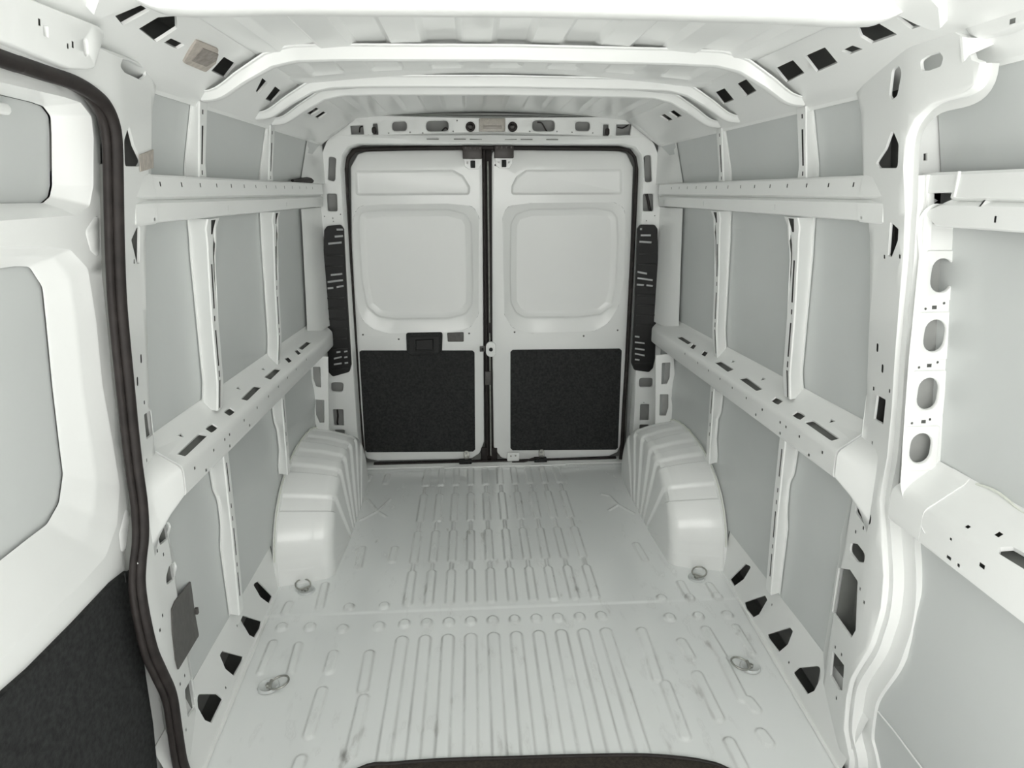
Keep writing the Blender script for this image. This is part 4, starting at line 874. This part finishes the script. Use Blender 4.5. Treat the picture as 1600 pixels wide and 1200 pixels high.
    b = bmesh.new(); strip(b, [[(x, .05, 1.80 - 1.83), (x, .05, 1.95 - 1.83)] for x in xs]); link('inner_skin', b, PRIMER, h)
    for x in (-.30, -.165, -.085, .30, .17, .09):
        b = bmesh.new(); box(b, x - .03, x + .03, yf - 3.44 + .028, yf - 3.44 + .034, 1.817 - 1.83, 1.821 - 1.83, 0); link('drain_slot', b, ECOAT, h)
    # raised middle bracket, wires seen through the cut-outs
    lm = thing('interior_lamp', 'smoked rectangular lamp set in the middle of the header over the rear doors', 'lamp', loc=(.005, 3.39, 1.877))
    q = [(-0.0665, 1.91), (0.05984, 1.914), (0.05966, 1.855), (-0.06732, 1.854)]
    x0, x1 = min(p[0] for p in q), max(p[0] for p in q); z0, z1 = min(p[1] for p in q), max(p[1] for p in q)
    b = bmesh.new(); box(b, x0 - .005, x1 - .005, .004, .03, z0 - 1.877, z1 - 1.877, .004); link('lamp_lens', b, LAMP, lm)
    b = bmesh.new(); box(b, x0 + .013, x1 - .022, .000, .006, z0 - 1.877 + .012, z1 - 1.877 - .034, .002); link('bulb_window', b, material('bulb_window_plastic', (.30, .275, .245), .35, coat=.4), lm)
    for k, c in enumerate([(-0.1112, 1.875), (0.09786, 1.876)]):
        g = thing('grommet', 'dark round grommet in the rear header, ' + ('left' if k == 0 else 'right') + ' of the lamp', 'grommet', loc=(c[0], 3.405, c[1]))
        b = bmesh.new(); ring = [(.018 * math.cos(a), 0, .018 * math.sin(a)) for a in np.linspace(0, 2 * math.pi, 16, endpoint=False)]; tube(b, ring, .006, 8, closed=True); link('grommet_ring', b, RUBBER, g)
        b = bmesh.new(); box(b, -.014, .014, .008, .012, -.010, .008, .003); link('grommet_web', b, GREYPL, g)
    for k, q in enumerate(([(0.2239, 1.902), (0.2464, 1.897), (0.2628, 1.873), (0.276, 1.855)], [(-0.2543, 1.858), (-0.2348, 1.873), (-0.2225, 1.861)], [(-0.6628, 1.85), (-0.6581, 1.874), (-0.6421, 1.88)], [(0.6353, 1.881), (0.6616, 1.878), (0.6807, 1.887), (0.6933, 1.896)])):
        b = bmesh.new(); tube(b, smooth_path([Vector((x, 3.418 + .03 * abs(x) / .8 + .01, z)) for x, z in q], 6), .0035, 6)
        tag(link('cable', b, RUBBER), 'thin dark cable inside the %s cut-out of the rear header' % ('oval right of the lamp', 'oval left of the lamp', 'leftmost square', 'rightmost square')[k], 'cable')
    for k, (u) in enumerate(([(-0.5913, 1.865)], [(0.5836, 1.865)])):
        x, z = u[0]; g = thing('plug', 'small black rubber plug in the narrow %s cut-out of the rear header' % ('left-hand', 'right-hand')[k], 'plug', loc=(x, 3.44, z))
        b = bmesh.new(); box(b, -.013, .013, -.004, .012, -.022, .010, .008); link('plug_body', b, RUBBER, g)
    # bits of striker and cable seen in the right-hand post
    b = bmesh.new(); q = [(0.8119, 1.556), (0.8246, 1.517), (0.8295, 1.494), (0.8382, 1.465)]; tube(b, [Vector((x, 3.48, z)) for x, z in q], .007, 6); tag(link('cable', b, RUBBER), 'black cable behind the small window of the right rear post', 'cable')
    b = bmesh.new(); q = [(-0.8904, 0.3873), (-0.8898, 0.3489), (-0.8963, 0.3105), (-0.8915, 0.2793)]; tube(b, [Vector((x, 3.48, z)) for x, z in q], .005, 6); tag(link('cable', b, RUBBER), 'black cable behind the lower slot of the left rear post', 'cable')
    return w
WB = build_back()

def build_grille(s):
    side = SIDE[s]
    if s < 0: o = [(-0.8689, 1.377), (-0.8543, 1.396), (-0.7859, 1.402), (-0.7743, 1.383), (-0.7812, 1.114), (-0.7869, 0.6611), (-0.8002, 0.6213), (-0.8886, 0.5974), (-0.9075, 0.6196), (-0.9008, 0.9107), (-0.8944, 1.149)]
    else: o = [(0.7648, 1.378), (0.7774, 1.398), (0.8529, 1.397), (0.868, 1.378), (0.8876, 1.135), (0.9002, 0.6702), (0.8928, 0.6145), (0.8722, 0.5923), (0.7909, 0.605), (0.7742, 0.6426), (0.7705, 1.032)]
    if s < 0: sl = [(-0.8103, 1.38), (-0.7746, 1.38), (-0.8228, 1.345), (-0.777, 1.348), (-0.8582, 1.309), (-0.7859, 1.315), (-0.8581, 1.148), (-0.7948, 1.154), (-0.8776, 1.112), (-0.7939, 1.121), (-0.8804, 1.078), (-0.8469, 1.081), (-0.8333, 1.084), (-0.7929, 1.091), (-0.8609, 0.7306), (-0.8366, 0.7338), (-0.8195, 0.7336), (-0.7987, 0.7368), (-0.8774, 0.695), (-0.8319, 0.7051), (-0.8219, 0.7013), (-0.801, 0.7046), (-0.8799, 0.6626), (-0.8347, 0.6691), (-0.8209, 0.6689), (-0.8, 0.6721)]
    else: sl = [(0.7751, 1.378), (0.7888, 1.378), (0.7805, 1.345), (0.8391, 1.345), (0.7755, 1.312), (0.8449, 1.308), (0.7742, 1.153), (0.8309, 1.142), (0.7762, 1.119), (0.8647, 1.107), (0.7746, 1.084), (0.8171, 1.08), (0.8277, 1.08), (0.8667, 1.076), (0.7801, 0.7968), (0.8092, 0.7928), (0.782, 0.764), (0.8403, 0.7559), (0.784, 0.7274), (0.8425, 0.7192), (0.7857, 0.6979), (0.8445, 0.6859), (0.7875, 0.6646), (0.8169, 0.6604)]
    holes = []
    for a, c in zip(sl[::2], sl[1::2]): holes.append([(a[0], a[1] - .006), (c[0], c[1] - .006), (c[0], c[1] + .006), (a[0], a[1] + .006)])
    holes = [h for h in holes if True]
    t = thing('vent_grille', 'tall black slotted vent cover on the post %s of the rear doors' % ('right' if s > 0 else 'left'), 'vent cover', loc=(s * .85, 3.43, .6))
    O = t.location
    b = bmesh.new()
    oo = rounded(ccw(o), .012, 4)
    sheet(b, lambda x, z: (x - O.x, 0, z - O.z), oo, holes, dirv=(0, 1, 0), rim=[(.0005, .001), (.001, .010)], orim=[(-.002, .002), (-.003, .018)])
    link('cover', b, GRILLE, t)
    xs = [p[0] for p in oo]; 
    for k in range(14):
        z = lerp(1.36, .64, k / 13); 
        xa = min(p[0] for p in oo if abs(p[1] - z) < .5) ; 
        lo = [x for x in np.linspace(min(xs), max(xs), 40) if inside(np.array([x]), np.array([z]), oo)[0]]
        if len(lo) < 4 or any(abs(z - h[0][1]) < .016 for h in holes): continue
        b = bmesh.new(); box(b, lo[0] + .010 - O.x, lo[-1] - .010 - O.x, -.004, .001, z - .005 - O.z, z + .005 - O.z, .0015); link('slat', b, GRILLE, t)
    for a, c in zip(sl[::2], sl[1::2]):
        b = bmesh.new(); box(b, a[0] - O.x, c[0] - O.x, .011, .014, a[1] - .006 - O.z, a[1] + .006 - O.z, 0); link('slot_backing', b, SKIN, t)
for s in (1, -1): build_grille(s)

# ------------------------------------------------------------------ rear doors
YD = 3.56
def build_rear_door(s):
    side = SIDE[s]
    t = thing('rear_door', ('left' if s < 0 else 'right') + ' rear door, white inside, square recess above a black lower panel' + (', black handle' if s < 0 else ', no handle'), 'door', loc=(s * .38, YD, 0)); t['kind'] = 'thing'
    O = t.location
    def S(d=0): return lambda x, z: (x - O.x, d, z)
    def P(x, z, d=0): return Vector((x - O.x, d, z))
    if s < 0:
        leaf = [(-0.7332, 1.687), (-0.6928, 1.75), (-0.626, 1.769), (-0.05637, 1.771), (-0.06446, 0.6523), (-0.0674, 0.1406), (-0.09518, 0.06721), (-0.1455, 0.03537), (-0.6966, 0.03777), (-0.7559, 0.05172), (-0.7741, 0.1176), (-0.7668, 0.6635), (-0.7586, 1.235)]
        ra = [(-0.7177, 1.675), (-0.2056, 1.679), (-0.1525, 1.65), (-0.1165, 1.592), (-0.1207, 1.55), (-0.72, 1.547)]
        rb = [(-0.7133, 1.449), (-0.692, 1.465), (-0.5771, 1.475), (-0.2382, 1.478), (-0.1431, 1.454), (-0.1132, 1.401), (-0.1117, 1.091), (-0.1175, 0.9631), (-0.1544, 0.9056), (-0.2552, 0.8814), (-0.5472, 0.8813), (-0.6453, 0.8969), (-0.7049, 0.955), (-0.7235, 1.096), (-0.7221, 1.369)]
        scoop = [(-0.7518, 1.235), (-0.7584, 0.9912), (-0.7307, 0.8835), (-0.6775, 0.832), (-0.5938, 0.8053), (-0.2574, 0.8045), (-0.1307, 0.8323), (-0.08268, 0.9048), (-0.07782, 1.231), (-0.07134, 1.434), (-0.1013, 1.494), (-0.2373, 1.507), (-0.5754, 1.504), (-0.7102, 1.495), (-0.7411, 1.436)]
        pn = [(-0.7571, 0.7006), (-0.7459, 0.7079), (-0.1222, 0.6984), (-0.1115, 0.687), (-0.1177, 0.09258), (-0.1294, 0.08051), (-0.7533, 0.09263), (-0.7637, 0.1051)]
        dots = [(-0.7222, 1.465), (-0.7327, 0.7999), (-0.535, 0.7714), (-0.1385, 0.7992), (-0.07751, 1.701), (-0.6443, 0.6728), (-0.21, 0.681)]
    else:
        leaf = [(0.003903, 1.771), (0.6479, 1.774), (0.7105, 1.758), (0.7487, 1.69), (0.7597, 1.226), (0.761, 0.6391), (0.764, 0.1199), (0.7437, 0.05363), (0.6897, 0.02985), (0.1046, 0.02032), (0.0429, 0.03866), (0.0009717, 0.09777), (-0.002081, 0.6513)]
        ra = [(0.1012, 1.599), (0.1251, 1.644), (0.1793, 1.68), (0.6936, 1.684), (0.7002, 1.553), (0.09779, 1.55)]
        rb = [(0.0977, 1.4), (0.1254, 1.454), (0.2083, 1.477), (0.5562, 1.483), (0.6551, 1.469), (0.685, 1.432), (0.6952, 1.296), (0.6962, 1.049), (0.6754, 0.9474), (0.6153, 0.8931), (0.4872, 0.8798), (0.1771, 0.8799), (0.1263, 0.9097), (0.09745, 0.968), (0.09399, 1.125)]
        scoop = [(0.0554, 1.23), (0.05277, 1.434), (0.0771, 1.494), (0.208, 1.51), (0.6601, 1.513), (0.7178, 1.483), (0.7274, 1.364), (0.7309, 1.084), (0.7088, 0.9397), (0.654, 0.8482), (0.5818, 0.8045), (0.2142, 0.7945), (0.1046, 0.8293), (0.06131, 0.9031)]
        pn = [(0.09729, 0.6876), (0.1083, 0.6987), (0.728, 0.697), (0.7398, 0.6854), (0.7462, 0.08285), (0.735, 0.0706), (0.1085, 0.08261), (0.09695, 0.09531)]
        dots = [(0.7079, 1.469), (0.1192, 0.8032), (0.5163, 0.7755), (0.7115, 0.8065), (0.01679, 1.702), (0.2005, 0.6633), (0.6464, 0.6792)]
    leaf = rounded(ccw(leaf), .02, 3); ra = rounded(ccw(ra), .02, 4); sc = rounded(ccw(scoop), .05, 5); rb = rounded(ccw(rb), .04, 5)
    b = bmesh.new()
    dots_h = [circle(p, .0055, 8) for p in dots[:5]]
    sheet(b, S(0), leaf, [ra, sc] + dots_h, dirv=(0, 1, 0), rim=None, orim=[(-.003, .002), (-.006, .006), (-.006, .03)])
    link('inner_panel', b, PAINT, t, 50)
    b = bmesh.new(); recess(b, P, ra, [(.001, .0005), (.004, .004), (.008, .010), (.012, .0125), (.016, .013)]); link('upper_recess', b, PAINT, t, 60)
    # the broad shallow scoop, and the square field sunk inside it
    b = bmesh.new(); sc_s = ccw(sc)
    n = len(rb); 
    def resample(p, n):
        p = ccw(p); c = Vector((sum(q[0] for q in p) / len(p), sum(q[1] for q in p) / len(p)))
        out = []
        for k in range(n):
            a = 2 * math.pi * k / n; d = Vector((math.cos(a), math.sin(a))); best = 0
            for q0, q1 in zip(p, p[1:] + p[:1]):
                e = Vector(q1) - Vector(q0); den = d.x * e.y - d.y * e.x
                if abs(den) < 1e-12: continue
                w = Vector(q0) - c; tt = (w.x * e.y - w.y * e.x) / den; u = (w.x * d.y - w.y * d.x) / den
                if tt > 0 and -1e-6 <= u <= 1 + 1e-6: best = max(best, tt)
            out.append((c.x + d.x * best, c.y + d.y * best))
        return out
    A, B_ = resample(sc, 120), resample(rb, 120)
    def ml(f, d): return [P(lerp(p[0], q[0], f), lerp(p[1], q[1], f), d) for p, q in zip(A, B_)]
    loft(b, [ml(0, 0), ml(.08, .001), ml(.3, .005), ml(.7, .012), ml(.92, .016), ml(1, .018)] + [[P(*q, d) for q in offset(B_, i)] for i, d in ((.003, .024), (.008, .028), (.03, .029), (.034, .031), (.040, .0315))])
    link('square_recess', b, PAINT, t, 60)
    # black lower panel with its fixings
    b = bmesh.new(); sheet(b, S(-.006), rounded(ccw(pn), .006, 3), (), dirv=(0, 1, 0), orim=[(-.001, .0015), (-.002, .006)]); lp = link('lower_panel', b, BLACK, t); lp['label'] = 'black textured lower panel'
    for x, z in dots[5:] + [(p[0], p[1]) for p in [(-0.7373, 0.5116), (-0.1305, 0.442), (0.7079, 0.4847), (0.1198, 0.3382)] if (p[0] < 0) == (s < 0)]:
        b = bmesh.new(); b2 = circle((0, 0), .005, 8); loft(b, [[Vector((x - O.x + q[0] * k, -.006 - d, z + q[1] * k)) for q in b2] for k, d in ((1, 0), (.9, .002), (.5, .003))]); link('panel_clip', b, GRILLE, lp)
    # upper latch
    c = [(-0.1035, 1.757)][0] if s < 0 else [(0.05991, 1.761)][0]
    b = bmesh.new(); box(b, c[0] - .050 - O.x, c[0] + .050 - O.x, -.052, -.008, c[1] - .026, c[1] + .034, .003); la = link('upper_latch', b, BROWN, t); la['label'] = 'brown-black upper latch'
    b = bmesh.new()
    sheet(b, S(-.010), rounded([(c[0] - .04, c[1] - .062), (c[0] - .02, c[1] - .075), (c[0] + .03, c[1] - .075), (c[0] + .045, c[1] - .05), (c[0] + .045, c[1] - .02), (c[0] - .045, c[1] - .02)], .005, 2), [circle((c[0] - .026, c[1] - .045), .006, 8), circle((c[0] + .028, c[1] - .045), .006, 8)], dirv=(0, 1, 0), rim=[(.001, .003)], orim=[(-.001, .006)])
    link('latch_plate', b, PAINT, la)
    b = bmesh.new(); box(b, c[0] - .010 - O.x, c[0] + .014 - O.x, -.024, -.008, c[1] - .070, c[1] - .034, .003); link('latch_hook', b, BLACK, la)
    for k in range(4):
        b = bmesh.new(); box(b, c[0] - .042 + .025 * k - O.x, c[0] - .030 + .025 * k - O.x, -.054, -.050, c[1] + .020, c[1] + .034, .001); link('latch_tooth', b, BROWN, la)
    # lower latch plate with an oval stamped cover, and its catch on the sill
    c = [(-0.168, 0.05883)][0] if s < 0 else [(0.2821, 0.05527)][0]
    b = bmesh.new(); sheet(b, S(-.010), oval(c, .030, .056, 8), [circle((c[0], c[1] - .010), .0055, 8), circle((c[0], c[1] + .012), .0055, 8)], dirv=(0, 1, 0), rim=[(.001, .004)], orim=[(-.001, .001), (-.002, .010)]); lw = link('lower_latch_plate', b, STEEL, t); lw['label'] = 'small oval steel plate'
    b = bmesh.new(); box(b, c[0] - .045 - O.x, c[0] + .030 - O.x, -.040, .01, .014, .034, .003); link('lower_latch', b, BLACK, t)
    return t
DL = build_rear_door(-1); DR = build_rear_door(1)
def door_details():
    O = DL.location
    # interior handle on the left leaf
    q = [(-0.4861, 0.8024), (-0.293, 0.8035), (-0.2998, 0.7036), (-0.3221, 0.6852), (-0.4664, 0.6837), (-0.4873, 0.699)]; c = rounded(ccw(q), .008, 4)
    hb = bmesh.new(); sheet(hb, lambda x, z: (x - O.x, -.022, z), c, (), dirv=(0, 1, 0), orim=[(-.003, .003), (-.006, .022)])
    h = link('handle_bezel', hb, BLACK, DL); h['label'] = 'black interior door handle'
    q = rounded(ccw([(-0.434, 0.7686), (-0.3443, 0.771), (-0.3463, 0.7155), (-0.4362, 0.7168)]), .003, 3)
    b = bmesh.new(); sheet(b, lambda x, z: (x - O.x, -.030, z), q, (), dirv=(0, 1, 0), orim=[(-.002, .002), (-.004, .008)]); link('handle_lever', b, GRILLE, h)
    b = bmesh.new(); q = rounded(ccw([(-0.4689, 0.7875), (-0.3078, 0.7889), (-0.3107, 0.7), (-0.473, 0.6988)]), .004, 3); inn = rounded(ccw([(-0.4444, 0.7761), (-0.3333, 0.7782), (-0.3357, 0.7078), (-0.4475, 0.7058)]), .004, 3)
    sheet(b, lambda x, z: (x - O.x, -.024, z), q, [inn], dirv=(0, 1, 0), rim=[(.001, .002)], orim=[(-.001, .002)]); link('handle_rim', b, GRILLE, h)
    q = rounded(ccw([(-0.2607, 0.803), (-0.1708, 0.8055), (-0.1719, 0.7538), (-0.2585, 0.755)]), .004, 3)
    b = bmesh.new(); sheet(b, lambda x, z: (x - O.x, -.006, z), q, (), dirv=(0, 1, 0), orim=[(-.001, .001), (-.002, .006)]); link('blanking_plug', b, GREYPL, DL)['label'] = 'small dark rectangular plug beside the handle'
    # edge seal and lock pieces in the gap between the leaves
    g = thing('centre_seal', 'black rubber seal strip in the gap between the two rear doors', 'seal', loc=(0, YD, .9))
    x0 = [(-0.04264, 0.9479)][0][0]
    b = bmesh.new(); tube(b, [(x0, .006, z - .9) for z in (.05, .5, 1.0, 1.78)], .011, 10); link('seal_bulb', b, RUBBER, g, 60)
    b = bmesh.new(); box(b, x0 - .014, x0 + .040, .012, .03, .02 - .9, 1.785 - .9, .002); link('gap_backing', b, RUBBER, g)
    b = bmesh.new(); tube(b, [(x0 + .020, .0, z - .9) for z in (.05, .6, .8)], .005, 8); tube(b, [(x0 + .020, .0, z - .9) for z in (.86, 1.3, 1.72)], .005, 8); link('lock_rod', b, STEEL, g)
    c = [(-0.01655, 0.7068)][0]
    b = bmesh.new(); OR = DR.location; sheet(b, lambda x, z: (x - OR.x, -.012, z), oval(c, .052, .085, 8), [circle(c, .009, 10)], dirv=(0, 1, 0), rim=[(.001, .006)], orim=[(-.002, .002), (-.003, .012)]); st = link('striker_bracket', b, PAINT, DR)
    b = bmesh.new(); b2 = circle((0, 0), .011, 12); loft(b, [[Vector((c[0] - OR.x + p[0] * k, -.012 - d, c[1] + p[1] * k)) for p in b2] for k, d in ((1, 0), (1, .006), (.6, .008))]); link('striker_bolt', b, BLACK, st)
    c = [(-0.06386, 0.7112)][0]
    b = bmesh.new(); box(b, c[0] - .016 - O.x, c[0] + .014 - O.x, -.010, .004, c[1] - .018, c[1] + .014, .003); lk = link('lock_body', b, GREYPL, DL)
    b = bmesh.new(); box(b, c[0] - .006 - O.x, c[0] + .006 - O.x, -.013, -.009, c[1] - .010, c[1] + .006, .001); link('lock_latch', b, BLACK, lk)
    c = [(-0.03295, 0.5362)][0]
    b = bmesh.new(); box(b, c[0] - .018 - O.x, c[0] + .016 - O.x, -.016, .004, c[1] - .040, c[1] + .040, .004); link('lower_catch', b, GREYPL, DL)
    # corner rubber blocks at the foot of the gap, latch cable on the right leaf
    for k, u in enumerate(([(-0.06095, 0.04558)][0], [(-0.00326, 0.0482)][0])):
        b = bmesh.new(); box(b, u[0] - .02, u[0] + .02, YD - .004, YD + .02, .012, .10, .006)
        tag(link('rubber_block', b, RUBBER), 'black rubber block at the foot of the %s rear door edge in the middle gap' % ('left', 'right')[k], 'rubber block')
    q = [(0.1034, 0.01236), (0.1497, 0.006935), (0.1882, 0.01839), (0.2228, 0.03411), (0.2652, 0.03714)]
    b = bmesh.new(); tube(b, smooth_path([Vector((x, 3.535, max(.016, z))) for x, z in q], 6), .005, 8); tag(link('latch_cable', b, RUBBER), 'short black cable at the foot of the right rear door', 'cable')
    p = [(0.1111, 0.03295)][0]
    lb = thing('latch_bracket', 'small white bolted bracket at the inner foot of the right rear door', 'bracket', loc=(p[0], 3.545, max(.03, p[1])))
    b = bmesh.new(); sheet(b, lambda x, z: (x, 0, z), rrect(-.035, -.016, .035, .034, .006, 3), [circle((-.014, .016), .006, 8), circle((.014, .018), .006, 8)], dirv=(0, 1, 0), rim=[(.001, .004)], orim=[(-.001, .001), (-.002, .008)]); link('bracket_plate', b, PAINT, lb)
    for x, z in ((-.014, .016), (.014, .018)):
        b = bmesh.new(); ring = circle((x, z), .0055, 6); loft(b, [[Vector((q[0], -d, q[1])) for q in ring] for d in (-.004, .003)]); link('bolt', b, STEEL, lb)
    # black seal all round the rear opening
    t = thing('door_seal', 'black rubber seal framing both rear doors', 'door seal', loc=(0, YD, 0))
    ring = [(-0.7736, 0.01097), (-0.7778, 0.1177), (-0.7803, 0.3575), (-0.7775, 0.6637), (-0.7718, 1.097), (-0.7656, 1.469), (-0.7581, 1.662), (-0.7469, 1.725), (-0.7183, 1.76), (-0.6714, 1.775), (-0.362, 1.783), (-0.02273, 1.787), (0.3408, 1.785), (0.6818, 1.783), (0.7305, 1.771), (0.76, 1.736), (0.7706, 1.671), (0.7716, 1.466), (0.7709, 1.084), (0.7723, 0.6389), (0.7694, 0.3243), (0.77, 0.07807), (0.7655, 0.01098)]
    b = bmesh.new(); tube(b, smooth_path([Vector((x, -.012, z)) for x, z in ring], 5), lambda q: .0115, 10); link('seal_bulb', b, RUBBER, t, 60)
    b = bmesh.new(); strip(b, [[(x, .002, z), (x * 1.018, .002, z + (.012 if z > 1.74 else 0))] for x, z in ring]); link('seal_lip', b, RUBBER, t)
    b = bmesh.new(); box(b, -.72, .74, -.012, .012, .010, .022, .003); link('seal_foot', b, RUBBER, t)
door_details()

# ------------------------------------------------------------------ loose and small things
def tie_down(x, y, label, ang):
    t = thing('tie_down_ring', label, 'tie-down ring', 'lashing rings in the van floor', loc=(x, y, .003)); t.rotation_euler = (0, 0, ang)
    prof = [(.006, .001), (.020, .001), (.026, .006), (.031, .008), (.034, .004), (.035, 0)]
    b = bmesh.new(); n = 24
    rows = [[b.verts.new((r * math.cos(2 * math.pi * k / n), r * math.sin(2 * math.pi * k / n), z)) for k in range(n)] for r, z in prof]
    for a, c in zip(rows, rows[1:]):
        for k in range(n): b.faces.new([a[k], a[(k + 1) % n], c[(k + 1) % n], c[k]])
    link('cup', b, SKIN, t, 50)
    b = bmesh.new(); ring = [(.034 + .031 * math.cos(a), .029 * math.sin(a), .012 + .006 * math.cos(a)) for a in np.linspace(0, 2 * math.pi, 28, endpoint=False)]
    tube(b, ring, .0035, 8, closed=True); link('ring', b, STEEL, t, 60)
    b = bmesh.new(); hexa = circle((0, 0), .010, 6); loft(b, [[Vector((*q, z)) for q in hexa] for z in (0, .009)] + [[Vector((q[0] * .8, q[1] * .8, .011)) for q in hexa]]); link('bolt', b, STEEL, t)
    b = bmesh.new(); box(b, .002, .012, -.020, .020, .006, .014, .003); link('ring_lug', b, STEEL, t)
tie_down(*[(-0.8103, 1.782)][0], 'steel lashing ring in the floor, near left, below the three-cornered holes', .1)
tie_down(*[(0.8136, 1.773)][0], 'steel lashing ring in the floor, near right, at the foot of the right wall', 3.0)
tie_down(*[(-0.8156, 2.314)][0], 'steel lashing ring just ahead of the left wheel arch', 2.2)
tie_down(*[(0.8075, 2.303)][0], 'steel lashing ring just ahead of the right wheel arch', .9)
# dark mat whose curved edge shows at the bottom of the picture
def build_mat():
    arc = [(v.x, v.y) for v in smooth_path([(x, y, 0) for x, y in [(-.62, 1.30)] + [(-0.4592, 1.432), (-0.3593, 1.445), (-0.2096, 1.448), (-0.02714, 1.443), (0.1566, 1.438), (0.3405, 1.429), (0.4479, 1.414), (0.5165, 1.397), (0.5711, 1.37)] + [(.66, 1.28)]], 5)]
    poly = arc + [(.68, 1.10), (-.66, 1.10)]
    t = thing('floor_mat', 'dark brown mat with a curved edge lying on the floor at bottom centre', 'mat', loc=(0, 1.3, 0))
    b = bmesh.new(); sheet(b, lambda x, y: (x, y - 1.3, .016), ccw(poly), (), dirv=(0, 0, -1), orim=[(-.002, .001), (-.005, .005), (-.005, .016)], grid=.06); link('mat_sheet', b, MATM, t)
    b = bmesh.new(); tube(b, [(x, y - 1.3, .015) for x, y in arc], .006, 8); link('edge_binding', b, RUBBER, t, 60)
build_mat()
# black cable and foam on top of the left rail near the rear post
def rail_cable():
    q = [(2.958, 1.611), (3.093, 1.61), (3.245, 1.618), (3.376, 1.609), (3.476, 1.604)]; r = [(3.336, 1.673), (3.37, 1.657), (3.419, 1.64), (3.467, 1.613)]
    b = bmesh.new(); tube(b, smooth_path([Vector((-.885, y, max(1.613, z))) for y, z in q], 6), lambda t: .006 + .010 * math.sin(math.pi * t), 10)
    tube(b, smooth_path([Vector((-.885, y, max(1.613, z))) for y, z in r], 6), .012, 10)
    tag(link('wiring_harness', b, RUBBER), 'black wiring harness end lying on the left cargo rail beside the rear post', 'cable')
    q = [(1.518, 1.642), (1.625, 1.66), (1.623, 1.62), (1.527, 1.609)]
    t = thing('pillar_tab', 'small tan-grey tab over the corner hole at the head of the left pillar', 'tab', loc=(-.83, 1.5, 1.6))
    b = bmesh.new(); sheet(b, lambda y, z: (s_pillar(y, z)[0] - .83 - .003, y - 1.5, z - 1.6), ccw(q), (), orim=[(-.001, .002)], s=-1); link('tab_plate', b, TAN, t)
rail_cable()
